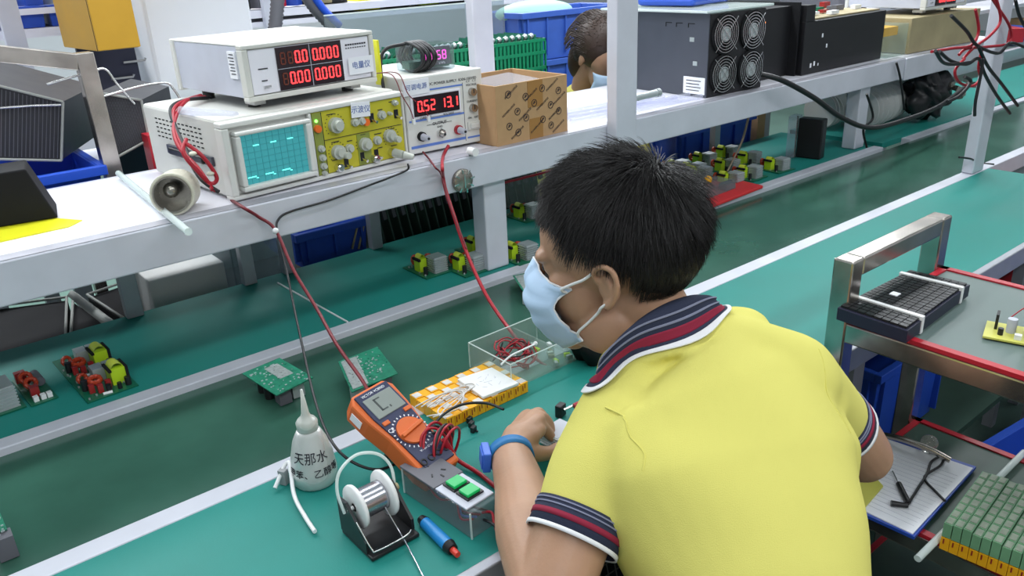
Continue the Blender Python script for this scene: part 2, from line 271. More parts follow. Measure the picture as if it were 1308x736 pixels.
for cx, cz, rr in ((.238, .106, .022), (.236, .052, .020), (.302, .056, .019), (.372, .058, .020)):
    for k in range(14):
        a = math.radians(-40+k*20); g.box((cx+rr*math.cos(a), .0035, cz+rr*math.sin(a)), (.0016, .0012, .0016))
g.build('panel_print', 'ink', osc)
for x, z, r in ((.238,.106,.0155),(.284,.104,.008),(.300,.104,.008),(.352,.108,.009),(.236,.052,.0145),(.264,.054,.009),(.302,.056,.0135),(.334,.058,.009),(.366,.062,.0135),(.198,.066,.007),(.198,.048,.007),(.198,.031,.007),(.198,.017,.005),(.372,.108,.004),(.388,.128,.006)):
    k_ = MB(); knob(k_, x, z, r, .004, .020 if r > .012 else .013); k_.build('knob', 'knob', osc)
for x, z in ((.244, .046), (.372, .056)): MB().cyl((x, -.012, z), (x, -.026, z), .007, .0065).build('knob', 'knob', osc)
for x, z in ((.196,.106),(.311,.100)): MB().cyl((x, .004, z), (x, -.004, z), .0075).build('button', 'orange_btn', osc)
MB().cyl((.196, .004, .121), (.196, .0005, .121), .003).build('power_lamp', 'lightgreen', osc)
for x, z in ((.328,.106),(.391,.104),(.254,.026),(.294,.031),(.330,.030)):
    q = MB().bb(x-.005, x+.005, .0022, .004, z-.009, z+.009).build('switch_slot', 'black', osc)
    MB().cyl((x, .003, z-.004), (x+.002, -.012, z-.008), .0026, .0034, 8).build('lever', 'chrome', q)
for x, z in ((.232,.021),(.322,.022),(.368,.026)):
    MB().cyl((x, .004, z), (x, -.010, z), .0085).cyl((x, -.010, z), (x, -.013, z), .0055).build('bnc_socket', 'chrome', osc)
MB().cyl((.368, -.010, .026), (.372, -.036, .024), .0095, .0085).cyl((.372,-.036,.024),(.385,-.052,.019),.0085,.006).build('probe_plug', 'knob', osc)
v = MB()
for r_ in range(5):
    for c_ in range(12): v.box((.0035, .10+c_*.018, .128-r_*.009), (.0012, .009, .0022))
v.build('side_vent', 'blackm', osc)
MB().bb(-.002, .004, .06, .26, .062, .080).build('side_handle_plate', 'darkgrey', osc, .001)
MB().bb(-.010, -.002, .085, .235, .064, .078).build('side_handle', 'black', osc, .003)
for x in (.03, OW-.03):
    for y in (.06, OD-.04): MB().cyl((x, y, 0), (x, y, .007), .012).build('foot', 'black', osc)
def label_paper(parent, x, z, y, w_, h_, s_, size, rot=0):
    q = MB(); q.T = Matrix.Translation((x, y, z)) @ Matrix.Rotation(rot, 4, 'Y'); q.bb(-w_/2, w_/2, -.0006, .0002, -h_/2, h_/2)
    o = q.build('paper_label', 'paper', parent)
    text(s_, size, 'inkblue', 'handwriting', o, Matrix.Translation((x, y-.0010, z)) @ Matrix.Rotation(rot, 4, 'Y') @ Matrix.Rotation(math.pi/2, 4, 'X'))
label_paper(osc, .300, .1275, -.0012, .046, .030, '示波仪', .0155, .06)
# ---------------------------------------------------------------- power meter on top of the scope
def power_meter(label, loc, rz, W, Dp, Hh, detail=True):
    t = thing('power_meter', label, 'meter', loc, rz)
    MB().bb(.003, W-.003, .02, Dp-.012, .022, Hh-.002).build('body', 'greyside', t, .002)
    MB().bb(.002, W-.002, .018, Dp-.012, Hh-.002, Hh+.001).build('lid', 'ivory2', t, .001)
    f = MB(); f.bb(0, W, 0, .022, .016, .026); f.bb(0, W, 0, .022, Hh-.008, Hh); f.bb(0, .012, 0, .022, .026, Hh-.008); f.bb(W-.010, W, 0, .022, .026, Hh-.008); f.bb(.012, W-.01, .008, .02, .026, Hh-.008)
    f.build('front_bezel', 'ivory', t, .002)
    MB().bb(-.002, W+.002, Dp-.014, Dp, .018, Hh+.002).build('rear_bezel', 'ivory', t, .002)
    MB().bb(.014, W-.012, .004, .009, .028, Hh-.010).build('face_plate', 'board', t)
    x0, x1 = W*.235, W*.73; zc = (Hh+.018)/2; dh = (Hh-.04)/2
    wi = MB().bb(x0, x1, .0015, .005, zc-dh, zc+dh).build('display_window', 'blackgl', t)
    m = MB(); d = MB(); cw = (x1-x0)/10.2; h = dh*.52; y = .0008
    rows = ((zc+dh*.48, ['8','8','0','0'], [1,1,0,0], ['0','0','0','0']), (zc-dh*.48, ['8','0','0','0'], [1,0,0,0], ['0','0','0','0']))
    for z, a, dm, b2 in rows:
        for k, ch in enumerate(a): digit(m, d, ch, x0+cw*(.9+k*1.12), z, cw*.62, h, y, bool(dm[k]))
        for k, ch in enumerate(b2): digit(m, d, ch, x0+cw*(5.9+k*1.12), z, cw*.62, h, y)
        dx = x0+cw*(.9+(2 if dm[1] else 1)*1.12+.5); m.box((dx, y, z-h/2), (.0022, .001, .0022)); m.box((x0+cw*6.42, y, z-h/2), (.0022, .001, .0022))
    m.build('lit_digits', 'lednum', wi); d.build('unlit_digits', 'leddim', wi)
    MB().bb(x0, x1, .0005, .0016, zc-.0004, zc+.0004).bb((x0+x1)/2-.001, (x0+x1)/2, .0005, .0016, zc-dh, zc+dh).build('divider', 'greyside', wi)
    g = MB(); 
    for k in range(9): g.bb(W*.77+k*.0058, W*.77+k*.0058+.004, .003, .0042, Hh-.024, Hh-.021); g.bb(W*.77+k*.0058, W*.77+k*.0058+.003, .003, .0042, Hh-.030, Hh-.028)
    g.bb(.03, .05, .003, .0042, zc+.004, zc+.006); g.bb(.034, .046, .003, .0042, zc-.018, zc-.016); g.build('panel_print', 'ink', t)
    MB().bb(.036, .050, -.001, .004, zc-.030, zc-.026).build('power_button', 'chrome', t)
    if detail: label_paper(t, W*.872, zc-.014, -.0008, .062, .034, '电量仪', .0155)
    for x in (.035, W-.045):
        for y in (.05, Dp-.06): MB().cyl((x, y, 0), (x, y, .022), .012).build('foot', 'black', t)
    MB().bb(.02, .045, .02, .06, .006, .018).build('tilt_foot', 'fog', t, .002); MB().bb(W-.055, W-.03, .02, .06, .006, .018).build('tilt_foot', 'fog', t, .002)
    MB().bb(-.0004, .003, .030, .058, Hh-.062, Hh-.012).build('side_label', 'paper', t)
    g = MB()
    for k in range(7): g.bb(-.0012, 0, .034, .034+.016+.004*(k % 2), Hh-.018-k*.006, Hh-.0165-k*.006)
    g.build('label_print', 'ink', t)
    return t
power_meter('cream digital power meter with four rows of red figures on top of the oscilloscope', (.583, 1.515, ZS+OH+.004), math.radians(6.5), .300, .30, .120)
# ---------------------------------------------------------------- bench power supply
ps = thing('power_supply', 'ivory bench power supply reading 0.52 and 13.1 beside the oscilloscope', 'power supply', (.921, 1.512, ZS), math.radians(-2.0))
PW, PD, PH = .205, .26, .172
MB().bb(.002, PW-.002, .018, PD, .008, PH-.001).build('body', 'ivory', ps, .004)
MB().bb(0, PW, 0, .02, .006, PH).build('front_panel', 'ivory2', ps, .003)
g = MB()
for z0, z1 in ((.139, .1425), (.076, .080), (.018, .024)): g.bb(.006, .150, -.0008, .001, z0, z1)
g.bb(.156, .196, -.0008, .001, .018, .022); g.build('blue_stripe', 'tapeblue', ps)
g = MB(); g.bb(.150, .1508, -.0008, .001, .014, .145); g.bb(.05, .115, -.0008, .001, .0645, .0652)
g.build('panel_line', 'ink', ps)
MB().bb(.012, .142, -.004, .001, .082, .135).build('display_frame', 'board', ps, .002)
wi = MB().bb(.018, .136, -.0055, -.003, .088, .130).build('display_window', 'blackgl', ps)
m = MB()
for k, ch in enumerate('052'): digit(m, m, ch, .033+k*.0165, .109, .0095, .021, -.0062)
for k, ch in enumerate('131'): digit(m, m, ch, .092+k*.0165, .109, .0095, .021, -.0062)
m.box((.0412, -.0062, .0985), (.003, .001, .003)); m.box((.1170, -.0062, .0985), (.003, .001, .003)); m.build('lit_digits', 'lednum', wi)
text('DC POWER SUPPLY  KXN-15010D', .0085, 'ink', 'printed_text', ps, FX(.125, -.0006, .152))
text('OUTPUT', .0095, 'ink', 'printed_text', ps, FX(.083, -.0010, .0655))
for s_, x, z in (('VOLTAGE', .174, .138), ('CURRENT', .174, .101), ('C.V    C.C', .174, .146), ('ON    OFF', .174, .064), ('CURRENT', .045, .0835), ('VOLTAGE', .105, .0835), ('GND', .083, .057)): text(s_, .0065, 'ink', 'printed_text', ps, FX(x, -.0062 if z == .0835 else -.0006, z))
for x, z in ((.174, .122), (.174, .086)):
    k_ = MB().cyl((x, 0, z), (x, -.010, z), .0095, .0085).build('knob', 'steel', ps); MB().bb(x-.0008, x+.0008, -.0108, -.0098, z-.002, z+.008).build('pointer', 'ink', k_)
MB().bb(.157, .191, -.004, 0, .036, .056).build('rocker_plate', 'ivory', ps, .004)
MB().bb(.162, .186, -.008, -.003, .040, .052).build('rocker_switch', 'ivory2', ps, .003)
for x, c1, c2 in ((.033, 'blackm', 'greyside'), (.083, 'chrome', 'steel'), (.130, 'redcable', 'greyside')):
    q = MB().cyl((x, 0, .043), (x, -.008, .043), .0105, n=6 if x == .083 else 16).build('terminal', c1, ps)
    MB().cyl((x, -.008, .043), (x+.003, -.026 if x != .083 else -.014, .041), .008, .006).build('terminal_cap', c2, q)
    MB().cyl((x+.003, -.026 if x != .083 else -.014, .041), (x+.003, -.0275 if x != .083 else -.0155, .041), .003).build('terminal_hole', 'black', q)
label_paper(ps, .028, .151, -.0045, .066, .032, '可调电源', .0135, -.02)
for x in (.02, PW-.03):
    for y in (.03, PD-.03): MB().cyl((x, y, 0), (x, y, .009), .010).build('foot', 'black', ps)
_c = P(489, 128, y=1.60)
tag(MB().box((_c.x-.004, 1.60, ZS+OH+.052), (.005, .022, .095), rx=.0).build('folded_card', 'yellowtape'), 'narrow strip of yellow and white card wedged between the power meter and the power supply', 'card')
# meter module on the supply with coiled cable
a = (1.02, 1.60, ZS+PH)
t = thing('display_module', 'clear plastic box with a violet digital display on top of the power supply', 'display', (a[0]-.045, a[1]-.03, ZS+PH), math.radians(-8))
MB().bb(0, .115, 0, .07, .0, .058).build('case', 'acrylic2', t, .003)
MB().bb(.035, .108, .008, .012, .010, .050).build('inner_plate', 'darkgrey', t)
g = MB()
for k in range(4): digit(g, g, '8' if k != 2 else '5', .050+k*.014, .032, .008, .018, .006)
g.build('lit_digits', 'roseglow', t); text('kWh', .008, 'paper', 'printed_text', t, FX(.085, .006, .014))
MB().bb(.01, .11, .02, .06, .004, .02).build('circuit_board', 'pcb', t)
c = MB()
ctr = Vector(a)+Vector((-.010, -.012, .031))
for k in range(5):
    pts = [ctr+Vector((-.018+.008*k+.004*math.sin(j), (.050+.003*(k%2))*math.cos(j*math.pi/8), (.031)*math.sin(j*math.pi/8)+.001)) for j in range(17)]
    c.tube(pts, .0036, 8)
c.tube([ctr+Vector((-.03, 0, .03)), ctr+Vector((-.07, .02, .02)), ctr+Vector((-.09, .01, -.02)), ctr+Vector((-.10, -.02, -.10))], .004)
tag(c.build('coiled_cable', 'blackcable'), 'black cable coiled around the clear display module', 'cable')
# small leads hanging in front of the supply
t = thing('thin_lead_pair', 'pair of thin dark red leads with white connectors hanging over the supply display', 'cable')
for dx, c_ in ((0, 'darkred'), (.016, 'darkred')):
    x = .912+dx; y = 1.500
    MB().tube([(x-.015, 1.60, ZS+PH+.006), (x-.012, 1.52, ZS+PH+.010), (x-.006, y-.004, ZS+.14), (x+.008+dx, y-.008, ZS+.11), (x+.012+dx*1.4, y-.012, ZS+.088)], .0012, 6).build('lead', c_, t)
    MB().box((x+.012+dx*1.4, y-.012, ZS+.083), (.007, .006, .012)).build('connector', 'whiteplastic', t, .001)
# ---------------------------------------------------------------- cardboard box
bx = thing('cardboard_box', 'open brown cardboard box printed with slanted text and ring logos, taped', 'box', (1.112, 1.440, ZS+.001), math.radians(1.5))
BW, BD, BH = .222, .20, .136
w_ = MB(); w_.bb(0, BW, 0, .004, 0, BH); w_.bb(0, BW, BD-.004, BD, 0, BH); w_.bb(0, .004, .004, BD-.004, 0, BH); w_.bb(BW-.004, BW, .004, BD-.004, 0, BH); w_.bb(.004, BW-.004, .004, BD-.004, 0, .004)
w_.build('walls', 'cardboard', bx, .001)
MB().bb(.095, .142, -.0008, .0, BH*.55, BH-.001).bb(.098, .140, -.0008, .0, 0, BH*.36).build('packing_tape', 'tape', bx)
pr = MB()
def boxprint():
    for i in range(-3, 8):
        for j in range(5):
            x = i*.052+j*.026+.010; z = j*.030+.012+(i%2)*.012
            if .012 < x < BW-.012 and .012 < z < BH-.012:
                pr.ring((x, -.0012, z), (0, 1, 0), .0085, .0072, .0006, 18); pr.box((x, -.0012, z), (.008, .0006, .002), ry=-.5); pr.box((x, -.0012, z+.003), (.006, .0006, .0012), ry=-.5)
boxprint(); pr.build('printed_logos', 'ink', bx)
for i, (x, z) in enumerate(((.045, .118), (.105, .104), (.172, .118), (.036, .078), (.085, .062), (.140, .078), (.195, .084), (.178, .050), (.120, .028), (.060, .024), (.19, .018))):
    R_ = FX(x, -.0012, z) @ Matrix.Rotation(math.radians(33), 4, 'Z'); text('POWERLUXUS', .0068, 'ink', 'printed_text', bx, R_)
tag(MB().box((1.225, 1.54, ZS+.105), (.16, .13, .05), rx=.1, rz=.2).build('plastic_bags', 'film', None, .01), 'crumpled clear plastic bags inside the open cardboard box', 'bag')
# ---------------------------------------------------------------- fan-cooled power units
fu = thing('server_power_unit', 'dark grey metal cabinet with four round wire-guarded fans on its end', 'cabinet', (1.895, 1.468, ZS+.001), math.radians(-2))
MB().bb(-.003, .0, .001, .40, 0, .229).build('side_panel', 'darkgrey', fu, .001)
MB().bb(0, .245, .0, .40, 0, .228).build('fan_housing', 'black', fu, .002)
for ix in (0, 1):
    for iz in (0, 1):
        x = .062+ix*.122; z = .060+iz*.110
        fn = MB().ring((x, -.002, z), (0, 1, 0), .056, .050, .008, 28).bb(x-.058, x+.058, .0002, .004, z-.053, z+.053).build('fan', 'blackm', fu)
        g = MB()
        for rr in (.018, .026, .034, .042, .050): g.ring((x, -.009, z), (0, 1, 0), rr+.0009, rr-.0009, .0018, 28)
        for a_ in (45, 135): g.box((x, -.0105, z), (.128, .0016, .0018), ry=math.radians(a_))
        g.build('fan_guard', 'wire', fn)
        MB().cyl((x, -.002, z), (x, -.0075, z), .021, n=20).build('fan_hub', 'silver', fn)
        g = MB()
        for k in range(5): a_ = k*1.257; g.box((x+.034*math.cos(a_), -.004, z+.034*math.sin(a_)), (.030, .002, .014), ry=-a_+.5)
        g.build('fan_blade', 'black', fn)
MB().bb(-.005, -.002, .006, .085, .008, .055).build('label', 'paper', fu)
g = MB(); 
for k in range(4): g.bb(-.006, -.0045, .02+.006*(k % 2), .074, .044-k*.009, .046-k*.009)
g.build('label_print', 'ink', fu)
for x, z in ((.06, .158), (.045, .093)): MB().bb(-.0045, -.001, x-.008, x+.008, z-.006, z+.006).build('socket', 'silver', fu)
g = MB()
for x in (.15, .11, .065): g.bb(-.0035, -.001, x-.012, x+.012, .200, .202); g.bb(-.0035, -.001, x+.009, x+.012, .190, .202)
g.build('vent_marks', 'blackm', fu)
sh = MB(); sh.T = Matrix.Translation((1.9, 1.60, ZS+.232)); sh.bb(-.03, .28, -.14, .27, 0, .007)
tag(sh.build('clear_sheet', 'acedge', None, .002), 'pale blue clear plastic sheet lying on top of the four-fan cabinet', 'sheet')
tag(MB().box((2.06, 1.70, ZS+.254), (.22, .20, .026), rz=.15).build('folded_cloth', 'bluebin', None, .012), 'folded dark blue bag on the clear sheet above the four-fan cabinet', 'bag')
bk = thing('black_power_chassis', 'black metal chassis with a glowing amber lamp right of the four-fan cabinet', 'chassis', (2.147, 1.50, ZS+.001))
MB().bb(0, .235, .03, .33, 0, .215).build('body', 'black', bk, .002)
MB().bb(.232, .238, .0, .33, 0, .225).build('side_flange', 'blackm', bk)
MB().cyl((.08, .03, .175), (.08, .022, .175), .006).build('amber_lamp', 'amber', bk)
MB().ring((.055, .028, .10), (0, 1, 0), .016, .012, .008).ring((.075, .028, .07), (0, 1, 0), .02, .017, .006).build('socket_ring', 'ductdark', bk)
b2 = thing('open_chassis', 'scuffed black metal chassis with circuit boards lying on top', 'chassis', (2.395, 1.485, ZS+.001))
MB().bb(0, .50, .0, .32, 0, .165).build('body', 'black', b2, .002)
MB().bb(0, .05, .0, .32, .165, .215).build('raised_end', 'black', b2, .001)
MB().bb(.07, .49, .02, .30, .166, .170).build('circuit_board', 'gold', b2)
for k in range(18): MB().box((.08+rng.random()*.38, .04+rng.random()*.22, .178), (.02+rng.random()*.03, .02, .008+rng.random()*.02)).build('component', ['capred', 'whiteplastic', 'ductdark', 'pcb'][k % 4], b2)
for x, z, s_ in ((.10, .11, .012), (.13, .075, .012), (.045, .02, .014), (.065, .024, .014), (.09, .022, .008)): MB().bb(x, x+s_*.6, -.001, .001, z, z+s_).build('scuff_label', 'paper', b2)
# bundle of clear tubes on the shelf and scattered bags
for i in range(7):
    y = 1.475+i*.021; z = ZS+.0075+(.0 if i % 2 == 0 else .006)
    tag(MB().cyl((1.40-.02*i, y+.03, z), (1.88-.03*i, y-.02*0+.0, z), .0065, n=8).build('clear_tube', 'film'), ['nearest', 'second nearest', 'third from the front', 'middle', 'third from the back', 'second farthest', 'farthest'][i]+' clear tube of the bundle left of the four-fan cabinet', 'tube', 'clear tubes on the shelf')
tag(MB().cyl((1.52, 1.445+.01, ZS+.045), (1.66, 1.452, ZS+.048), .010).cyl((1.66, 1.452, ZS+.048), (1.672, 1.4525, ZS+.048), .0115).build('sleeved_plug', 'silver'), 'silver cylindrical plug lying on the clear tubes beside the white post', 'plug')
# long acrylic tube and foil can at left, mat and black box
t1 = P(152, 218, z=ZS+.02); t2 = P(240, 293, z=ZS+.012)
tag(MB().cyl((t1.x, 1.84, ZS+.012), (t2.x, t2.y, ZS+.0075), .0065, n=12).build('acrylic_rod', 'acedge'), 'long clear acrylic rod lying across the shelf edge left of the oscilloscope', 'rod')
fc = thing('foil_lined_roll', 'stubby roll of cream tape with foil-lined open end left of the oscilloscope', 'tape roll')
q = P(225, 272, z=ZS+.0); cc = Vector((q.x-.004, q.y-.015, ZS+.0385)); ax = Vector((-.42, -.86, .12)).normalized()
MB().ring(cc+ax*-.035, ax, .038, .032, .075, 28).build('outer_wrap', 'cream', fc, .002); MB().ring(cc+ax*-.03, ax, .0325, .030, .072, 28).build('lining', 'foil', fc)
MB().cyl(cc+ax*-.05, cc+ax*-.045, .031, n=20).ell(cc+ax*-.02+Vector((-.004, 0, .006)), (.014, .014, .014)).build('inner_bulb', 'foil', fc)
MB().prism([(-.2, 1.525), (.235, 1.540), (.262, 1.565), (.215, 1.64), (-.2, 1.62)], ZS, ZS+.0015).build('mat', 'yellowtape', tag(thing('yellow_sheet', None, None), 'yellow edged sheet under the black box at the left end of the shelf', 'sheet'))
bb_ = thing('black_speaker_box', 'small matt black box standing on the yellow sheet at the left shelf end', 'box', (.0, 1.56, ZS+.002), .0)
q = MB(); a0 = P(72, 282, z=ZS); q.T = Matrix.Translation((a0.x+.006, a0.y+.01, 0)) @ Matrix.Rotation(-.18, 4, 'Z')
q.put([(-.2, 0, 0), (0, 0, 0), (0, .10, 0), (-.2, .10, 0), (-.2, .0, .09), (-.03, .0, .095), (-.03, .09, .095), (-.2, .09, .09)], [(0,3,2,1),(4,5,6,7),(0,1,5,4),(1,2,6,5),(2,3,7,6),(3,0,4,7)])
bb_.location = (0, 0, ZS+.002); q.build('body', 'blackm', bb_, .003)
# silver disc hanging on the shelf front
dq = P(592, 231, y=1.412); t = thing('round_gauge', 'round silver disc with prongs hung on the shelf front under the power supply', 'gauge', (dq.x, 1.412, dq.z))
MB().lathe([(0, -.004), (.010, -.004), (.021, -.002), (.026, .0), (.026, .007), (0, .007)], (0, 0, 0), (0, 1, 0), 28).build('disc', 'foil', t)
g = MB()
for k in range(8): a_ = k*math.pi/4+.2; g.box((.022*math.cos(a_), -.005, .022*math.sin(a_)), (.010, .003, .003), ry=-a_)
g.box((0, -.005, 0), (.003, .003, .03)); g.build('prongs', 'chrome', t)
q = P(583, 205, y=1.43); tag(MB().cyl((q.x+.035, 1.428, ZS+.011), (q.x+.035, 1.405, ZS+.011), .009).build('rubber_stopper', 'white'), 'small white stopper lying at the shelf edge under the power supply', 'stopper')
# ---------------------------------------------------------------- cables along the shelf front
def cable(name, pts, r, m, label, n=8): return tag(MB().tube(pts, r, n).build(name, m), label, 'cable')
def px(l): return [P(a, b, **k) for a, b, k in l]
cable('red_probe_cable', px([(573,186,dict(y=1.488)),(567,197,dict(y=1.478)),(565,206,dict(z=ZS+.006)),(565,216,dict(z=ZS+.005)),(566,226,dict(y=1.412)),(569,242,dict(y=1.405)),(578,270,dict(y=1.36)),(595,320,dict(y=1.30)),(620,375,dict(y=1.22)),(650,420,dict(y=1.13)),(680,455,dict(y=1.03)),(712,476,dict(y=.97)),(745,487,dict(y=.93)),(775,497,dict(y=.90))]), .0038, 'redcable', 'thick red lead drooping from the power supply down past the face to the bench')
cable('black_output_lead', px([(540,194,dict(y=1.488)),(548,203,dict(z=ZS+.004)),(556,214,dict(z=ZS+.004)),(564,224,dict(y=1.411)),(575,262,dict(y=1.365)),(596,318,dict(y=1.295))]), .0020, 'darkred', 'thin dark lead running from the black supply terminal to join the red lead')
cable('scope_cable', px([(521,210,dict(z=ZS+.018)),(520,217,dict(z=ZS+.004)),(495,228,dict(z=ZS+.004)),(468,238,dict(y=1.413)),(420,256,dict(y=1.413)),(372,270,dict(y=1.413)),(356,280,dict(y=1.412)),(354,296,dict(y=1.395)),(365,340,dict(y=1.34)),(375,390,dict(y=1.27)),(388,450,dict(y=1.17)),(402,510,dict(y=1.07)),(420,558,dict(y=.98)),(445,587,dict(y=.925)),(480,600,dict(y=.90)),(510,590,dict(y=.90)),(535,570,dict(y=.905)),(548,552,dict(y=.90))]), .0022, 'blackcable', 'thin black probe cable running from the oscilloscope along the shelf and down to the meter')
cable('twisted_pair_cable', px([(296,256,dict(z=ZS+.004)),(312,266,dict(z=ZS+.004)),(330,277,dict(y=1.412)),(352,294,dict(y=1.395)),(375,345,dict(y=1.33)),(405,395,dict(y=1.25)),(430,440,dict(y=1.16)),(462,485,dict(y=1.05)),(482,520,dict(y=.96)),(515,560,dict(y=.90)),(540,583,dict(y=.87))]), .0032, 'darkred', 'dark red twisted cable running from beside the oscilloscope down across the multimeter')
tag(MB().ell(P(352, 295, y=1.392), (.006, .006, .006)).build('cable_tie', 'whiteplastic'), 'small white cable tie where the cables cross the shelf front', 'cable tie')
t = thing('red_cable_bundle', 'bundle of red and black mains wires tied against the oscilloscope side', 'cable')
pts = px([(262,124,dict(y=1.72)),(238,128,dict(y=1.66)),(222,140,dict(y=1.62)),(224,165,dict(y=1.58)),(234,190,dict(y=1.54)),(248,212,dict(y=1.50)),(262,232,dict(y=1.465)),(276,244,dict(y=1.445))])
for k, (m_, off) in enumerate((('redcable', (0, 0, 0)), ('redcable', (-.007, .002, .004)), ('blackcable', (.004, -.005, -.002)))):
    MB().tube([p+Vector(off)*math.cos(i*1.7) for i, p in enumerate(pts)], .0038, 8).build('wire', m_, t)
lp = P(250, 215, y=1.47)
MB().tube([lp+Vector((.0, .02, .05)), lp+Vector((-.016, 0, .03)), lp+Vector((.0, -.01, -.005)), lp+Vector((.018, -.01, -.03)), lp+Vector((.03, -.012, -.02)), lp+Vector((.014, -.006, .02)), lp+Vector((-.006, .01, .045))], .0038).build('wire', 'redcable', t)
MB().ell(lp+Vector((-.002, -.006, .028)), (.007, .007, .004)).ell(lp+Vector((.02, -.012, -.012)), (.007, .007, .004)).build('tie', 'cream', t)
tag(MB().cyl(P(380+(-150), 141, y=1.60), P(302, 148, y=1.50)+Vector((-.0, 0, 0)), .008).build('plastic_film_roll', 'film'), 'rolled clear plastic film lying on the oscilloscope lid beside the red wires', 'film')
# ---------------------------------------------------------------- circuit boards
def heatsink(p, x, y, w_, d_, h_, z0=.0016):
    hs = MB().bb(x, x+w_, y, y+d_, z0, z0+h_).build('heatsink', 'silver', p)
    g = MB()
    n = 7
    for k in range(n): g.bb(x-.0015, x+w_+.0015, y-.003, y, z0+h_*(k+.15)/n, z0+h_*(k+.6)/n)
    for k in range(n): g.bb(x-.003, x, y, y+d_, z0+h_*(k+.15)/n, z0+h_*(k+.6)/n)
    g.build('fins', 'silver', hs); return hs
def coil(p, x, y, z, r, rx=0, rz=0):
    c = MB(); c.T = Matrix.Translation((x, y, z)) @ Euler((rx, 0, rz)).to_matrix().to_4x4()
    vs = []; n, m_ = 18, 8
    for i in range(n):
        for j in range(m_):
            a = 2*math.pi*i/n; b = 2*math.pi*j/m_; rr = r*.68+r*.32*math.cos(b)*(1 if i % 2 else .88); vs.append((rr*math.cos(a), rr*math.sin(a), r*.42*math.sin(b)*(1 if i % 2 else .88)))
    c.put(vs, [(i*m_+j, ((i+1) % n)*m_+j, ((i+1) % n)*m_+(j+1) % m_, i*m_+(j+1) % m_) for i in range(n) for j in range(m_)])
    return c.build('wound_coil', 'copper', p)
def trafo(p, x, y, w_, d_, h_):
    o = MB().bb(x+.004, x+w_-.004, y+.002, y+d_-.002, .0016, h_).build('transformer', 'lime', p)
    MB().lathe([(w_*.30, -d_*.36), (w_*.30, d_*.36)], (x+w_/2, y+d_/2, h_-.001), (0, 1, 0), 14).put([(x+w_/2-w_*.3, y+d_*.86, h_), (x+w_/2, y+d_*.86, h_+w_*.29)], []).build('winding', 'limeb', o)
    MB().bb(x+.001, x+.006, y, y+d_, h_-.003, h_+.001).build('core', 'blackm', o); MB().bb(x+w_-.005, x+w_, y, y+d_, .002, h_+.001).build('core', 'blackm', o); return o
def supply_board(label, loc, rz, group=None, w_=.075, d_=.105):
    t = thing('circuit_board', label, 'circuit board', loc, rz, group)
    MB().bb(0, w_, 0, d_, 0, .0018).build('board', 'pcb', t)
    heatsink(t, .030, .012, .030, .034, .026); trafo(t, .006, .040, .026, .030, .024)
    coil(t, .050, .070, .015, .012, .3, .4); coil(t, .022, .086, .014, .010, 1.2, 0)
    for x, y, r_, h_ in ((.068, .030, .0055, .016), (.066, .046, .0055, .018), (.064, .090, .005, .014), (.012, .022, .005, .015)): MB().cyl((x, y, .0018), (x, y, h_), r_, n=12).build('capacitor', 'black', t)
    for x, y, s_ in ((.034, .055, .010), (.052, .050, .008), (.037, .094, .009), (.068, .062, .006)): MB().box((x, y, .007), (s_, s_*.8, .011)).build('component', 'capred' if s_ > .0085 else 'whiteplastic', t)
    g = MB()
    for k in range(16): g.box((.005+rng.random()*(w_-.01), .004+rng.random()*(d_-.008), .003), (.003, .002, .003))
    g.build('small_components', 'solder', t)['kind'] = 'stuff'
    return t
def at(px_, py_, dz=.0): p = P(px_, py_, z=ZB); return (p.x, p.y, ZB+dz)
a = at(545, 358, .001); b0 = supply_board('circuit board left of the shelf post, farthest left of its group', (a[0], a[1]-.0, a[2]), 0, 'power supply boards by the shelf post')
dup(b0, (at(595,356)[0], at(595,356)[1], ZB+.001), 0, 'circuit board nearest the white rail just left of the shelf post')
dup(b0, (at(612,333)[0], at(612,333)[1], ZB+.001), 0, 'circuit board at the rear behind the others left of the shelf post')
dup(b0, (at(664,341)[0], at(664,341)[1], ZB+.001), 0, 'circuit board right of the shelf post in front of the man\'s brow')
dup(b0, (at(672,286)[0], at(672,286)[1], ZB+.001), 0, 'circuit board far back by the acrylic partition right of the shelf post')
n_ = ['beside the red sheet', 'at the front of the cluster behind the head', 'at the front right of the cluster near the upright fan', 'next to the ribbon cable', 'in the middle of the cluster behind the head', 'in the middle right of the cluster near the fan', 'at the rear left of the cluster under the shelf', 'at the rear middle of the cluster under the shelf', 'at the rear right of the cluster under the shelf']
b0.scale = (1.12, 1.0, 1.45)
for o_ in list(C.objects):
    if o_.name.startswith('circuit_board') and o_.parent is None: o_.scale = (1.12, 1.0, 1.45)
for i in range(9):
    ix, iy = i % 3, i//3; x = 1.985+ix*.135+iy*.02; y = 1.445+iy*.110
    dup(b0, (x+(.03 if iy == 0 and ix == 0 else 0), y, ZB+.001), [0, .08, -.06, .05, -.04, .1, 0, -.05, .03][i], 'crowded circuit board '+n_[i], 'power supply boards behind the head')
for x in (1.93, 2.03): dup(b0, (x, 1.60, ZB+.001), .03, None, None)['label'] = 'circuit board on the far benchtop '+('just right of the head' if x < 2 else 'left of the ribbon cable')
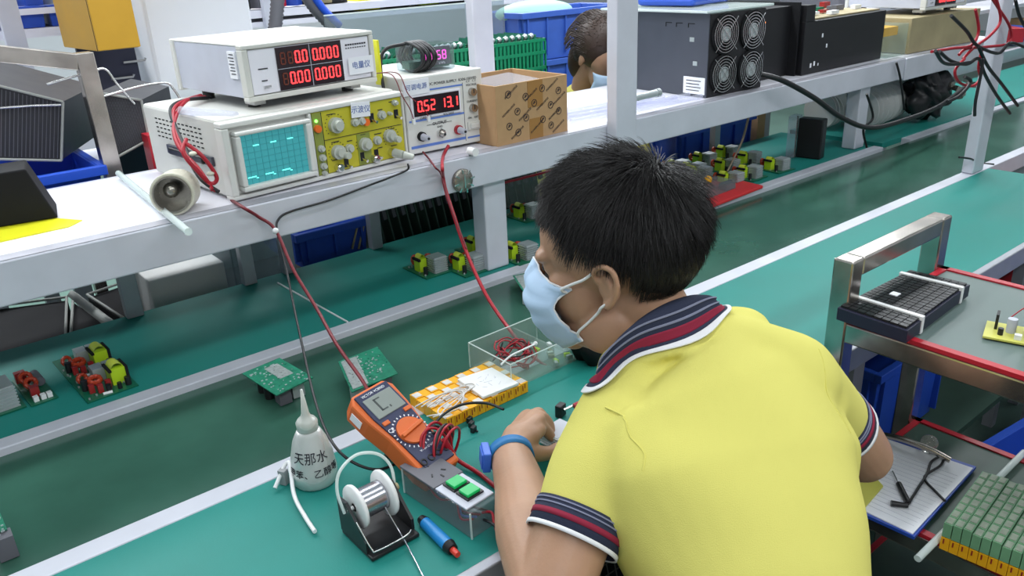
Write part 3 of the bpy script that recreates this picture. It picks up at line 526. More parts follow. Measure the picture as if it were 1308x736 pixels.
# double board at the left
t = thing('double_circuit_board', 'long circuit board with two lime transformers at the left of the far benchtop', 'circuit board', (.176, 1.442, ZB+.001), math.radians(3))
MB().bb(0, .088, 0, .225, 0, .002).build('board', 'pcb', t)
for j in (0, 1):
    y = .02+j*.10; o = trafo(t, .050, y+.008, .034, .042, .032)
    MB().bb(.034, .054, y+.05, y+.078, .002, .026).build('heatsink', 'silver', t); MB().bb(.056, .078, y+.052, y+.078, .002, .026).build('heatsink', 'silver', t)
    coil(t, .030, y+.030, .016, .014, .2, 0); coil(t, .016, y+.058, .014, .011, 1.3, .3)
    for x, yy, r_, h_ in ((.012, y+.030, .006, .022), (.042, y-.006, .005, .016), (.076, y-.004, .0055, .018), (.060, y-.008, .004, .014)): MB().cyl((x, yy, .002), (x, yy, h_), r_, n=12).build('capacitor', 'black', t)
    for x, yy in ((.030, y+.002), (.046, y+.010), (.018, y+.012)): MB().box((x, yy, .010), (.009, .008, .016)).build('component', 'capred', t)
    MB().cyl((.03, y-.010, .003), (.045, y-.013, .003), .003, n=8).build('component', 'whiteplastic', t)
g = MB()
for k in range(50): g.box((.004+rng.random()*.08, .005+rng.random()*.21, .003), (.003, .003, .004))
g.build('small_components', 'solder', t)['kind'] = 'stuff'
t = thing('circuit_board', 'narrow circuit board with a red coil and grey capacitor at the left edge', 'circuit board', (.098, 1.500, ZB+.001), math.radians(4))
MB().bb(0, .044, 0, .135, 0, .002).build('board', 'pcb', t)
coil(t, .016, .085, .020, .013, .9, .2); coil(t, .018, .060, .018, .013, .8, .2); MB().cyl((.034, .066, .012), (.034, .108, .012), .0085, n=14).build('capacitor', 'ductdark', t)
MB().box((.013, .116, .012), (.018, .012, .02)).build('component', 'capred', t); MB().box((.016, .034, .012), (.014, .014, .020)).build('component', 'capred', t)
for x in (.012, .024, .034): MB().box((x, .014, .006), (.008, .010, .010)).build('connector', 'whiteplastic', t)
t = thing('circuit_board', 'circuit board with a wide finned heatsink cut by the left picture edge', 'circuit board', (.0, 1.500, ZB+.001), math.radians(4))
MB().bb(0, .092, 0, .135, 0, .002).build('board', 'pcb', t); heatsink(t, .034, .012, .05, .055, .042); MB().ell((.055, .082, .028), (.020, .012, .020)).build('transformer', 'limeb', t); MB().cyl((.07, .11, .002), (.07, .11, .032), .011).build('capacitor', 'black', t)
# boards lying face down on the belt
def belt_board(label, corners, h_, hsx):
    t = thing('inverted_circuit_board', label, 'circuit board')
    c = [Vector((P(a, b, z=ZB+h_).x, P(a, b, z=ZB+h_).y)) for a, b in corners]
    MB().prism([tuple(v) for v in c], ZB+h_-.002, ZB+h_).build('board', 'pcbback', t)
    e1 = c[1]-c[0]; e2 = c[3]-c[0]
    def pt(u, v): return c[0]+e1*u+e2*v
    q = [tuple(pt(u, v)) for u, v in ((.15, .45), (.62, .45), (.62, .80), (.15, .80))] if hsx == 0 else [tuple(pt(u, v)) for u, v in ((.05, .05), (.95, .05), (.95, .42), (.05, .42))]
    MB().prism(q, ZB+h_, ZB+h_+.0008).build('solder_patch', 'solder', t)
    g = MB()
    for k in range(60):
        p = pt(.05+.9*rng.random(), .05+.9*rng.random()); s_ = .0012+.0015*rng.random(); g.box((p.x, p.y, ZB+h_+.0006), (s_*1.5, s_, .0012))
    g.build('solder_joints', 'silver', t)['kind'] = 'stuff'
    for k, (u, v) in enumerate(((.2, .3), (.25, .75), (.5, .6), (.45, .25))):
        p = pt(u, v); MB().cyl((p.x, p.y, ZB-.012), (p.x, p.y, ZB+h_-.002), .009, n=12).build('component', 'black', t)
    for k, (u, v) in enumerate(((.72, .72), (.75, .35)) if hsx == 0 else ((.8, .2), (.85, .8))):
        p = pt(u, v); w_ = .022
        MB().box((p.x, p.y, ZB-.0115+(h_+.0095)/2), (w_, w_, h_+.0075)).build('heatsink', 'silver' if k == 0 else 'ductdark', t)
    return t
belt_board('green circuit board lying face down on the belt behind the bottle', [(309, 477), (353, 505), (400, 482), (357, 457)], .026, 0)
belt_board('green circuit board with grey solder patches lying face down beyond the multimeter', [(432, 462), (449, 501), (508, 477), (482, 443)], .022, 1)
belt_board('green circuit board on the belt at the left edge of the picture', [(-40, 660), (-30, 690), (9, 676), (0, 655)], .026, 1)
belt_board('green circuit board on the belt beside the mask', [(655, 352), (672, 378), (712, 372), (690, 345)], .022, 1)
a = P(1000, 120, y=1.50)
# red sheet with small acrylic tray
t = tag(MB().prism([tuple(P(x, y, z=ZB+.012).xy) for x, y in ((870, 268), (905, 264), (975, 237), (930, 226), (860, 240))], ZB+.003, ZB+.012).build('red_sheet', 'redmat', None, .002), 'bright red foam sheet overhanging the far rail right of the head', 'sheet')
t = thing('clear_parts_tray', 'small clear plastic tray with a yellow lump on the red sheet', 'tray', (1.865, 1.415, ZB+.013), .05)
MB().bb(0, .13, 0, .075, 0, .026).build('tray', 'acrylic2', t); MB().ell((.05, .045, .036), (.012, .012, .012)).build('yellow_lump', 'orangetray', t); MB().bb(.085, .128, .002, .03, .002, .02).build('connector', 'ductdark', t)
t = thing('ribbon_cable', 'brown flat ribbon cable slanting down to the boards behind the head', 'cable')
for k in range(8):
    o_ = Vector((.004*k-.012, .002*k, 0)); MB().tube([P(958, 150, y=1.60)+o_, P(950, 180, y=1.56)+o_, P(938, 205, y=1.52)+o_, P(932, 218, y=1.50)+o_], .0022, 6).build('strand', 'ribbon', t)
t = thing('upright_fan', 'black square fan in silver film standing by the shelf post at right', 'fan', (2.50, 1.45, ZB+.001), math.radians(12))
MB().bb(.0, .042, 0, .085, 0, .135).build('housing', 'black', t, .004); MB().bb(-.012, .042, .087, .115, 0, .14).build('film', 'film', t); MB().bb(-.003, .001, .0855, .090, 0, .142).build('edge', 'foil', t)
# ---------------------------------------------------------------- bottle
a = at(403, 612); bt = thing('squeeze_bottle', 'translucent white squeeze bottle with a long pointed nozzle and handwritten characters', 'bottle', (a[0], a[1]-.002, ZB+.001))
MB().lathe([(0, 0), (.028, 0), (.032, .003), (.033, .02), (.030, .045), (.0245, .068), (.019, .080), (.0155, .086), (0, .087)], n=28).build('body', 'bottle', bt)
MB().lathe([(0, .086), (.015, .086), (.0155, .098), (.012, .103), (.008, .106), (.0055, .112), (.0015, .150), (0, .150)], n=24).build('nozzle', 'nozzle', bt)
MB().lathe([(0, .001), (.0305, .001), (.031, .02), (.028, .045), (0, .047)], n=24).build('liquid', 'whiteplastic', bt)
VA = math.atan2(-a[1], -a[0])    # direction from the bottle to the viewer side
def wrap(zc, rr, off):
    def f(co):
        z = zc+co.y; R_ = np.interp(z, [0, .02, .045, .068, .08], [.0325, .0335, .0305, .025, .0195])+co.z+.0003
        th = VA+(co.x+off)/.031; return Vector((R_*math.cos(th), R_*math.sin(th), z))
    return f
text('天那水', .0185, 'ink', 'handwriting', bt, bend=wrap(.052, .03, -.004)); text('甲苯、乙醇等', .0135, 'ink', 'handwriting', bt, bend=wrap(.028, .03, -.002))
t = tag(MB().tube([at(352,628,.006), at(372,612,.030), at(377,640,.010), at(390,664,.006), at(403,684,.006)], .0030, 8).build('white_wire', 'whiteplastic'), 'short bent white wire lying in front of the squeeze bottle', 'wire')
tag(MB().box((at(364,618)[0], at(364,618)[1], ZB+.0125), (.010, .012, .024), rz=.5).build('grey_clip', 'greycable', None, .001), 'small grey clip standing left of the squeeze bottle', 'clip')
# ---------------------------------------------------------------- solder spool stand
a = P(437, 682, z=ZB); b = P(476, 720, z=ZB); c = P(534, 688, z=ZB)
rz = math.atan2(c.y-b.y, c.x-b.x); t = thing('solder_spool_stand', 'black solder stand holding a white spool of wire with a clear wire loop', 'stand', (b.x, b.y, ZB+.001), rz)
W_, Dp_ = .072, .078
MB().bb(0, W_, 0, Dp_, 0, .006).build('base', 'black', t, .002)
for x in (0, W_-.004):
    q = MB(); q.T = Matrix(((0,0,1,x),(1,0,0,0),(0,1,0,0),(0,0,0,1))); q.prism([(.012, .006), (Dp_, .006), (Dp_, .058), (.055, .060), (.012, .022)], 0, .004); q.build('side_plate', 'black', t)
MB().cyl((.0, .052, .050), (W_, .052, .050), .003).build('axle', 'chrome', t)
sp = MB().lathe([(.006, .010), (.0290, .010), (.0300, .013), (.0290, .016), (.006, .016)], (0, .052, .050), (1, 0, 0), 32).build('spool_flange', 'white', t)
MB().lathe([(.006, .053), (.0310, .053), (.0320, .056), (.0310, .059), (.006, .059)], (0, .052, .050), (1, 0, 0), 32).build('spool_flange', 'white', t)
sw = MB()
prof = []
for k in range(26): prof += [(.0195+.0006*(k % 2), .016+k*.0014)]
sw.lathe([(.006, .016)]+prof+[(.006, .053)], (0, .052, .050), (1, 0, 0), 28); sw.build('wound_solder', 'tin', t)
MB().tube([(-.002, .056, .045), (-.004, .064, .075), (.006, .070, .098), (.034, .074, .108), (.062, .070, .098), (W_+.004, .064, .075), (W_+.002, .056, .045)], .0022, 8).build('wire_loop', 'acedge', t)
MB().tube([(.0, .030, .045), (.004, .006, .016), (.010, .002, .012), (.050, .0, .013), (.062, .004, .014)], .0012, 6).build('feed_wire', 'wire', t)
for x, y in ((.014, .010), (.060, .010)): MB().cyl((x, y, .006), (x, y, .0075), .003).build('screw', 'chrome', t)
MB().cyl((W_, .052, .05), (W_+.004, .052, .05), .005).build('axle_cap', 'gold', t)
tag(MB().tube([P(492, 648, z=ZB+.045), P(500, 662, z=ZB+.032), P(514, 686, z=ZB+.012), P(528, 712, z=ZB+.004), P(545, 745, z=ZB+.002)], .0011, 6).build('solder_strand', 'tin'), 'loose strand of solder wire trailing from the spool towards the picture bottom', 'wire')
# ---------------------------------------------------------------- mains adapter box
a = P(603, 690, z=ZB); b = P(656, 657, z=ZB); c = P(517, 630, z=ZB)
ux = (Vector((c.x, c.y, 0))-Vector((a.x, a.y, 0))); L_ = ux.length; rz = math.atan2(ux.y, ux.x); Wd = .050
t = thing('mains_test_box', 'clear acrylic box with a black socket and two square green buttons', 'switch box', (a.x, a.y, ZB+.001), rz)
MB().bb(0, L_, -Wd, 0, 0, .040).build('case', 'acrylic2', t, .001)
for x in (0, L_):
    for y in (-Wd, 0): MB().bb(x-.001, x+.001, y-.001, y+.001, 0, .040).build('edge', 'acedge', t)
MB().bb(L_*.50, L_+.004, -Wd-.001, .001, .040, .044).build('socket_plate', 'ductdark', t, .001)
MB().bb(.008, L_*.50, -Wd+.001, -.001, .040, .043).build('switch_plate', 'greyside', t, .001)
for k in (0, 1):
    o = MB().bb(.018+k*.027, .042+k*.027, -Wd+.010, -.012, .043, .046).build('button_frame', 'black', t); MB().bb(.0205+k*.027, .0395+k*.027, -Wd+.013, -.015, .0455, .050).build('button', 'greenbtn', o, .001)
for i in (0, 1):
    for dx, dy, r_ in ((0, 0, 0), (.010, -.010, .6), (.010, .010, -.6)): MB().box((L_*.62+i*.034+dx-.004, -Wd/2+dy, .0442), (.007, .0022, .001), rz=r_).build('socket_slot', 'black', t)
for k, m_ in enumerate(('redcable', 'tapeblue', 'redcable', 'whiteplastic', 'blackcable')):
    y = -.012-k*.006; MB().tube([(.01, y, .02), (.03+.006*k, y+.004, .012), (.05, y-.004, .026), (.08+.005*k, y, .016), (.11, y, .03)], .0016, 6).build('inner_wire', m_, t)
cable('box_output_cable', [P(618, 664, z=ZB+.022), P(632, 672, z=ZB+.025), P(645, 695, z=ZB+.012), P(651, 710, z=ZB+.006), P(664, 742, z=ZB-.02)], .0019, 'blackcable', 'black wire leaving the clear test box and hanging over the bench edge')
cable('box_red_cable', [P(616, 655, z=ZB+.026), P(628, 655, z=ZB+.030), P(632, 672, z=ZB+.022), P(642, 700, z=ZB+.010), P(652, 716, z=ZB+.004), P(660, 742, z=ZB-.02)], .0019, 'redcable', 'red wire leaving the clear test box towards the bench edge')
a = P(538, 663, z=ZB+.008); b = P(592, 716, z=ZB+.008); dd = (b-a).normalized()
t = thing('blue_desolder_pump', 'translucent blue pen-shaped solder sucker with a red tip beside the clear box', 'tool')
MB().cyl(a, a+dd*.010, .006, .0085).build('cap', 'black', t); MB().cyl(a+dd*.010, a+dd*.068, .0080, .0088).build('barrel', 'bluepen', t); MB().cyl(a+dd*.068, a+dd*.078, .0095, .0075).build('collar', 'black', t); MB().cyl(a+dd*.078, a+dd*.090, .0045, .004).build('tip', 'redtip', t)
# ---------------------------------------------------------------- multimeter
ml = P(452, 512, y=.955); mr = P(507, 484, y=.985)
TL = P(443, 508, z=ZB+.120); TR = P(495, 479, z=ZB+.120); BL = P(540, 628, z=ZB+.034); 
X_ = (TR-TL).normalized(); Yd = (BL-TL); Ln = Yd.length; Wm = (TR-TL).length
Yd.normalize(); Yd = (Yd-X_*Yd.dot(X_)).normalized(); Z_ = Yd.cross(X_).normalized()
if Z_.z < 0: Z_ = -Z_
print('meter', Ln, Wm, TL, TR, BL)
mm = thing('multimeter', 'orange digital multimeter with a navy face propped on its stand', 'multimeter', (0, 0, 0))
def MMm(): q = MB(); q.T = Matrix(((X_.x, -Yd.x, Z_.x, TL.x), (X_.y, -Yd.y, Z_.y, TL.y), (X_.z, -Yd.z, Z_.z, TL.z), (0, 0, 0, 1))); return q
MT = MMm().T; Wm = Wm*1.0; Lm = .172
out = [(.010, 0), (Wm-.010, 0), (Wm, -.014), (Wm-.002, -.05), (Wm-.008, -.09), (Wm-.008, -.15), (Wm-.012, -Lm), (.012, -Lm), (.006, -.15), (.006, -.09), (0, -.05), (-.001, -.014)]
MMm().prism(out, -.040, -.004).build('holster', 'orangepl', mm, .004)
MMm().prism([(.009, -.006), (Wm-.009, -.006), (Wm-.009, -.05), (Wm-.014, -.10), (Wm-.015, -.162), (.014, -.162), (.013, -.10), (.008, -.05)], -.006, -.001).build('face', 'navy', mm, .001)
MMm().bb(.014, Wm-.013, -.056, -.018, -.002, .0006).build('display', 'lcd', mm, .001)
g = MMm(); g.bb(.028, .031, -.047, -.024, 0, .001); g.bb(.028, .040, -.026, -.024, 0, .001); g.bb(.028, .040, -.047, -.045, 0, .001); g.bb(.044, .046, -.048, -.044, 0, .001); g.build('display_figures', 'lcddark', mm)
dc = (Wm/2, -.096)
MMm().cyl((dc[0], dc[1], -.002), (dc[0], dc[1], .003), .0225, n=32).build('dial', 'orangepl', mm); q = MMm(); q.box((dc[0], dc[1], .005), (.006, .044, .006), rz=-1.45); q.build('dial_pointer', 'orangepl', mm, .001)
g = MMm()
for k in range(26):
    a_ = 2*math.pi*k/26; g.box((dc[0]+.0275*math.cos(a_), dc[1]+.0275*math.sin(a_), -.0006), (.0028, .0016, .001), rz=a_)
g.build('dial_marks', 'paper', mm)
for x, y in ((.018, -.066), (Wm-.018, -.063)): MMm().bb(x-.006, x+.006, y-.0035, y+.0035, -.002, .0012).build('button', 'orangepl', mm, .001)
for k in range(4): x = .018+k*(Wm-.036)/3; MMm().ring((x, -.146, -.0005), (0, 0, 1), .0055, .0035, .002, 16).build('jack', 'black', mm)
text('VICTOR VC890D', .0060, 'paper', 'printed_text', mm, MT @ Matrix.Translation((Wm/2, -.0125, -.0007))); text('CE', .009, 'paper', 'printed_text', mm, MT @ Matrix.Translation((.016, -.080, -.0007))); text('V~ A= Ω hFE', .0048, 'paper', 'printed_text', mm, MT @ Matrix.Translation((Wm/2, -.130, -.0007)))
q = MMm(); q.bb(-.0016, .0002, -.040, -.018, -.030, -.016); q.build('side_sticker', 'paper', mm)
# stand foot down to the bench
sf = P(478, 578, z=ZB+.002); hp = MT @ Vector((.02, -.09, -.040)); hp2 = MT @ Vector((Wm-.02, -.09, -.040))
q = MB()
s1 = Vector((hp.x+.01, hp.y+.045, ZB+.001)); s2 = Vector((hp2.x+.01, hp2.y+.045, ZB+.001)); th = Vector((0, .006, .0))
q.put([hp, hp2, s2, s1, hp+th, hp2+th, s2+th, s1+th], [(0,1,2,3),(7,6,5,4),(0,4,5,1),(1,5,6,2),(2,6,7,3),(3,7,4,0)]); q.build('stand', 'black', mm)
# bundle of test leads
t = thing('test_lead_bundle', 'looped bundle of crimson and black test leads hanging at the multimeter foot', 'cable'); cc = P(562, 572, z=ZB+.042)
for k in range(7):
    rx, rz_, o_ = .030+.003*(k % 3), .034-.002*(k % 2), Vector(((k-3)*.0040, (k % 3)*.005-.008, 0))
    MB().tube([cc+o_+Vector((rx*math.cos(j*math.pi/6)*.8, rx*.5*math.sin(j*math.pi/6+.4*k), max(rz_*math.sin(j*math.pi/6), -.040))) for j in range(13)], .0021, 7).build('loop', 'redcable' if k % 3 != 1 else 'blackcable', t)
MB().tube([cc+Vector((.018, 0, -.012)), P(585, 588, z=ZB+.012), P(612, 605, z=ZB+.004), P(640, 628, z=ZB+.004), P(662, 645, z=ZB+.004)], .0034, 8).build('lead', 'redcable', t)
MB().tube([cc+Vector((.006, .004, .022)), P(548, 552, z=ZB+.06), P(566, 530, z=ZB+.05), P(590, 517, z=ZB+.045), P(620, 515, z=ZB+.04), P(643, 523, z=ZB+.045)], .0022, 8).build('lead', 'blackcable', t)
q = MB().cyl(cc+Vector((.0, -.012, .02)), cc+Vector((.010, -.016, -.01)), .0042, .006).build('probe_handle', 'redcable', t)
# ---------------------------------------------------------------- orange relay tray, white plate, clear parts box
a = P(572, 550, z=ZB); t = thing('orange_relay_block', 'low block of yellow-orange relays with whitish tops on the bench', 'relay block', (a.x, a.y, ZB+.001), .02)
Lx, Ly, Hz = .172, .108, .020
nx, ny = 11, 5
for i in range(nx):
    for j in range(ny):
        x0 = i*Lx/nx; y0 = j*Ly/ny; hh = Hz-.001*((i*3+j) % 2)
        o = MB().bb(x0+.0004, x0+Lx/nx-.0004, y0+.0005, y0+Ly/ny-.0012, 0, hh).build('relay', 'orangetray', t)
        if (i+j) % 2 == 0 or j == 2: MB().bb(x0+.0012, x0+Lx/nx-.0012, y0+.003, y0+Ly/ny-.005, hh, hh+.0008).build('top_face', 'whitepc', o)
        if j == 0: MB().bb(x0+.003, x0+.0042, y0-.0004, y0+.0006, .006, .016).bb(x0+.008, x0+.009, y0-.0004, y0+.0006, .010, .018).build('slot', 'capred', o)
t2 = thing('white_cable_tie_strip', 'pale cable ties lying across the orange relay block', 'cable tie')
for k in range(4): MB().tube([P(530+8*k, 520, z=ZB+.024), P(560+10*k, 505-4*k, z=ZB+.03), P(590+5*k, 500-2*k, z=ZB+.028), P(585-8*k, 522, z=ZB+.026), P(545+8*k, 532+k, z=ZB+.024)], .0012, 6).build('tie', 'whitepc', t2)
zt_ = ZB+.027; pl = [tuple(P(x, y, z=zt_).xy) for x, y in ((584, 484), (617, 507), (663, 489), (628, 469))]
t = thing('white_plate', 'white square ceramic plate with faint pencil marks on the orange relay block', 'plate'); MB().prism(pl, zt_-.005, zt_).build('plate', 'white', t, .001)
g = MB(); cxy = P(622, 487, z=zt_)
for k in range(12): g.box((cxy.x-.02+.04*rng.random(), cxy.y-.02+.04*rng.random(), zt_+.0001), (.012*rng.random()+.003, .0007, .0004), rz=rng.random()*3)
g.build('pencil_marks', 'greyside', t)
a = P(650, 500, z=ZB); t = thing('clear_parts_box', 'open clear acrylic box with red wires and small parts on the bench', 'box', (a.x+.005, a.y-.002, ZB+.001), .02)
Lx, Ly, Hz = .165, .118, .050
w_ = MB(); w_.bb(0, Lx, 0, .003, 0, Hz); w_.bb(0, Lx, Ly-.003, Ly, 0, Hz); w_.bb(0, .003, .003, Ly-.003, 0, Hz); w_.bb(Lx-.003, Lx, .003, Ly-.003, 0, Hz); w_.bb(.003, Lx-.003, .003, Ly-.003, 0, .003); w_.bb(Lx*.62, Lx*.62+.003, .003, Ly-.003, .003, Hz-.004)
w_.build('walls', 'acrylic', t)
e = MB()
for x in (0, Lx): e.bb(x-.0008, x+.0008, 0, Ly, Hz-.0006, Hz+.0006)
for y in (0, Ly): e.bb(0, Lx, y-.0008, y+.0008, Hz-.0006, Hz+.0006)
for x, y in ((0, 0), (Lx, 0), (0, Ly), (Lx, Ly)): e.bb(x-.0008, x+.0008, y-.0008, y+.0008, 0, Hz)
e.build('edges', 'acedge', t)
t2 = tag(MB().build('x', 'white'), None, None); bpy.data.objects.remove(t2)
rw = thing('red_wire_coil', 'tangle of thin red wires inside the clear parts box', 'wire', (a.x+.005, a.y-.002, ZB+.004), .02)
for k in range(9):
    c0 = (.055+.02*rng.random(), .06+.02*rng.random()); MB().tube([(c0[0]+(.026+.004*k % .01)*math.cos(j*.9+k), c0[1]+.030*math.sin(j*.9+k), .008+.028*rng.random()) for j in range(8)], .0013, 6).build('wire', 'redcable' if k < 7 else 'blackcable', rw)
for k in range(14):
    x, y = .01+rng.random()*.145, .01+rng.random()*.09; col = ['whiteplastic', 'silver', 'lime', 'gold', 'capred'][k % 5]
    if abs(x-Lx*.62) < .012: x += .02
    nm, lab = [('connector', 'small white connector lying in the clear parts box'), ('bracket', 'small silver bracket lying in the clear parts box'), ('terminal_block', 'tiny lime terminal block in the clear parts box'), ('brass_part', 'tiny brass-coloured part in the clear parts box'), ('red_part', 'tiny red part in the clear parts box')][k % 5]
    o = MB().box((x, y, .0), (.012, .007, .007), rz=rng.random()*3).build(nm, col, None, .001); o.location = (a.x+.005, a.y-.002, ZB+.0085); tag(o, ('nearest ', 'middle ', 'farthest ')[k//5]+lab+', by its place from the hand', 'part', 'small parts in the clear box')
tag(MB().tube([P(640, 466, z=ZB+.052), P(652, 455, z=ZB+.060), P(668, 447, z=ZB+.062), P(683, 440, z=ZB+.062)], .0018, 6).ell(P(684, 439, z=ZB+.062), (.004, .004, .004)).build('white_cable_tie', 'whiteplastic'), 'white cable tie resting across the rim of the clear parts box', 'cable tie')
t = thing('black_cloth_bag', 'crumpled black cloth with a red dot between the clear box and the collar', 'bag'); bc = P(752, 452, z=ZB+.03)
q = MB().ell((0, 0, 0), (.050, .040, .042), n=26, m=18); rn = np.random.default_rng(3)
q.v = [tuple(Vector((bc.x+.03, bc.y+.02, ZB+.040))+Vector(v)*(1+.16*math.sin(v[0]*140+v[2]*90)+.10*math.sin(v[1]*210+v[2]*60))) for v in q.v]; q.build('cloth', 'blackm', t)
MB().ell(P(722, 427, z=ZB+.065), (.004, .004, .004)).build('red_dot', 'redcable', t)
# loose relays, clip, stacked papers
for k in range(3):
    p_ = at(600+k*2.5, 540+k*6); tag(MB().box((p_[0], p_[1], ZB+.0055), (.010, .006, .009), rz=.4).bb(p_[0]+.002, p_[0]+.005, p_[1]-.006, p_[1]+.006, ZB+.001, ZB+.003).build('transistor', 'black'), 'small black transistor with silver legs, '+['farthest', 'middle', 'nearest'][k]+' of three beside the wrist', 'component', 'transistors beside the wrist')
t = thing('red_black_clip', 'red and black crocodile clip on the bench beyond the hand', 'clip'); p_ = P(716, 524, z=ZB+.012); MB().box((p_.x, p_.y, ZB+.012), (.018, .012, .022), rz=.3).build('jaw', 'black', t, .002); MB().cyl(P(720, 524, z=ZB+.016), P(735, 517, z=ZB+.018), .0025).build('metal', 'chrome', t); MB().cyl(P(733, 519, z=ZB+.018), P(760, 506, z=ZB+.022), .0045).build('handle', 'redcable', t)
t = thing('small_heatsink', 'small pale finned heatsink block standing beside the hand', 'heatsink', (P(712, 577, z=ZB).x, P(712, 577, z=ZB).y, ZB+.001), .1)
MB().bb(0, .045, 0, .035, 0, .022).build('block', 'greyside', t)
for k in range(5): MB().bb(-.002, .0448, -.002, .0348, .001+k*.0045, .003+k*.0045).build('fin', 'whiteplastic', t)
# ---------------------------------------------------------------- stainless cart at the right
ct = thing('steel_cart', 'stainless steel tiered cart with red-edged mats standing at the near bench', 'cart')
CX0, CX1, CY1, CY0 = 1.185, 1.53, .608, -.28; ZD, ZL, Z3 = .858, .522, .26
DZ = ZD-.85
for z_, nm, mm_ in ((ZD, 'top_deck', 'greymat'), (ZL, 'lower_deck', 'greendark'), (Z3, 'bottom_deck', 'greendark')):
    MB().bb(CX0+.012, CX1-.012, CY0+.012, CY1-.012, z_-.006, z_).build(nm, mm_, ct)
    r_ = MB()
    r_.bb(CX0, CX1, CY1-.012, CY1, z_-.004, z_+.003); r_.bb(CX0, CX1, CY0, CY0+.012, z_-.004, z_+.003); r_.bb(CX0, CX0+.014, CY0, CY1, z_-.004, z_+.003); r_.bb(CX1-.014, CX1, CY0, CY1, z_-.004, z_+.003); r_.build('red_edging', 'redrim', ct)
    for x0, x1, y0, y1 in ((CX0-.002, CX0+.022, CY0, CY1), (CX1-.022, CX1+.002, CY0, CY1), (CX0, CX1, CY1-.022, CY1+.002), (CX0, CX1, CY0, CY0+.022)): MB().bb(x0, x1, y0, y1, z_-.040, z_-.0045).build('side_beam', 'steel', ct, .003)
for x in (CX0-.002, CX1-.033):
    for y in (CY1-.0, CY0-.035):
        MB().bb(x, x+.035, y, y+.035, .08, .962 if y > 0 else ZD).build('upright', 'steel', ct, .003)
        MB().cyl((x+.008, y+.017, .04), (x+.027, y+.017, .04), .038).build('wheel', 'blackm', ct)
MB().bb(CX0+.0335, CX1-.0335, CY1+.0005, CY1+.0345, .930, .9618).build('handle', 'steel', ct, .003)
# bundle of strapped key trays
t = thing('strapped_plastic_trays', 'navy plastic component tray stack bound by two white straps on the cart', 'tray')
kc = [P(x, y, z=ZD+.03).xy for x, y in ((1070, 390), (1160, 420), (1240, 361), (1163, 343))]
MB().prism([tuple(v) for v in kc], ZD+.004, ZD+.026).build('lower_tray', 'keyb', t, .001)
e1 = kc[1]-kc[0]; e2 = kc[3]-kc[0]; f1 = kc[2]-kc[3]
def kp(u, v): return kc[0]*(1-u)*(1-v)+kc[1]*u*(1-v)+kc[3]*(1-u)*v+kc[2]*u*v
for j in range(20):
    for i in range(8):
        if i < 2: m_ = .035
        else: m_ = .0
        u0_, u1_ = .03+i*.118, .03+i*.118+.106; v0, v1 = .02+j*.048, .02+j*.048+.040
        MB().prism([tuple(kp(u0_, v0)), tuple(kp(u1_, v0)), tuple(kp(u1_, v1)), tuple(kp(u0_, v1))], ZD+.026, ZD+.030).build('pocket', 'black', t)
for v in (.20, .84):
    s_ = [kp(-.012, v), kp(1.012, v), kp(1.012, v+.035), kp(-.012, v+.035)]; MB().prism([tuple(p_) for p_ in s_], ZD+.003, ZD+.0325).build('strap', 'white', t)
q = [kp(.30, .42), kp(.42, .42), kp(.42, .48), kp(.30, .48)]; MB().prism([tuple(p_) for p_ in q], ZD+.030, ZD+.0315).build('sticker', 'paper', t)
# yellow board
p0 = P(1255, 430, z=ZD+.005); t = thing('yellow_circuit_board', 'yellow circuit board with a lime transformer on the cart top deck', 'circuit board', (p0.x, p0.y, ZD+.003), math.atan2(*reversed((P(1266, 398, z=ZD)-P(1256, 432, z=ZD)).xy))-math.pi/2)
MB().bb(0, .12, 0, .065, 0, .003).build('board', 'pcbyellow', t); MB().cyl((.035, .035, .003), (.035, .035, .026), .007).build('capacitor', 'greyside', t); MB().cyl((.022, .018, .003), (.022, .018, .014), .004).build('capacitor', 'black', t); MB().bb(.012, .016, .035, .055, .003, .028).build('regulator', 'black', t)
o = MB().bb(.058, .095, .018, .058, .004, .038).build('transformer', 'lime', t); MB().bb(.054, .059, .02, .056, .004, .036).build('core', 'black', o); MB().box((.046, .012, .007), (.010, .008, .008)).build('connector', 'whiteplastic', t)
MB().tube([(.03, .07, .012), (.05, .085, .03), (.07, .08, .032), (.078, .06, .036)], .001, 6).build('red_wire', 'redcable', t)
# lower deck: clipboard, cord, glass dome, relay block, rod
zc = ZL+.004; t = thing('clipboard', 'clipboard with a filled paper form and a large chrome clip on the cart lower deck', 'clipboard')
cp = [tuple(P(x, y, z=zc+.006).xy) for x, y in ((1085, 648), (1168, 686), (1247, 596), (1112, 552))]
MB().prism(cp, zc, zc+.006).build('backboard', 'bluebin', t); cpi = [tuple(P(x, y, z=zc+.008).xy) for x, y in ((1088, 645), (1166, 682), (1243, 598), (1116, 555))]; MB().prism(cpi, zc+.006, zc+.008).build('paper', 'paper', t)
c4 = [Vector(v) for v in cpi]
def cpp(u, v): return c4[0]*(1-u)*(1-v)+c4[1]*u*(1-v)+c4[3]*(1-u)*v+c4[2]*u*v
for k in range(16):
    v = .08+k*.05; a = cpp(.06, v); b = cpp(.94, v); g = MB().tube([(a.x, a.y, zc+.0084), (b.x, b.y, zc+.0082)], .00035, 4, False); g.build('ruled_line', 'greyside', t)
a = P(1130, 556, z=zc+.02); b = P(1214, 588, z=zc+.02); MB().tube([a, (a*.7+b*.3)+Vector((0, 0, .006)), (a*.3+b*.7)+Vector((0, 0, .006)), b], .006, 8).build('clip_bar', 'steel', t)
a = P(1187, 566, z=zc+.025); tag(MB().ell(a, (.016, .016, .016)).cyl(a-Vector((0, 0, .016)), a-Vector((0, 0, .024)), .012, .008).build('glass_dome', 'lens'), 'small clear glass dome bulb on the clipboard clip', 'bulb')
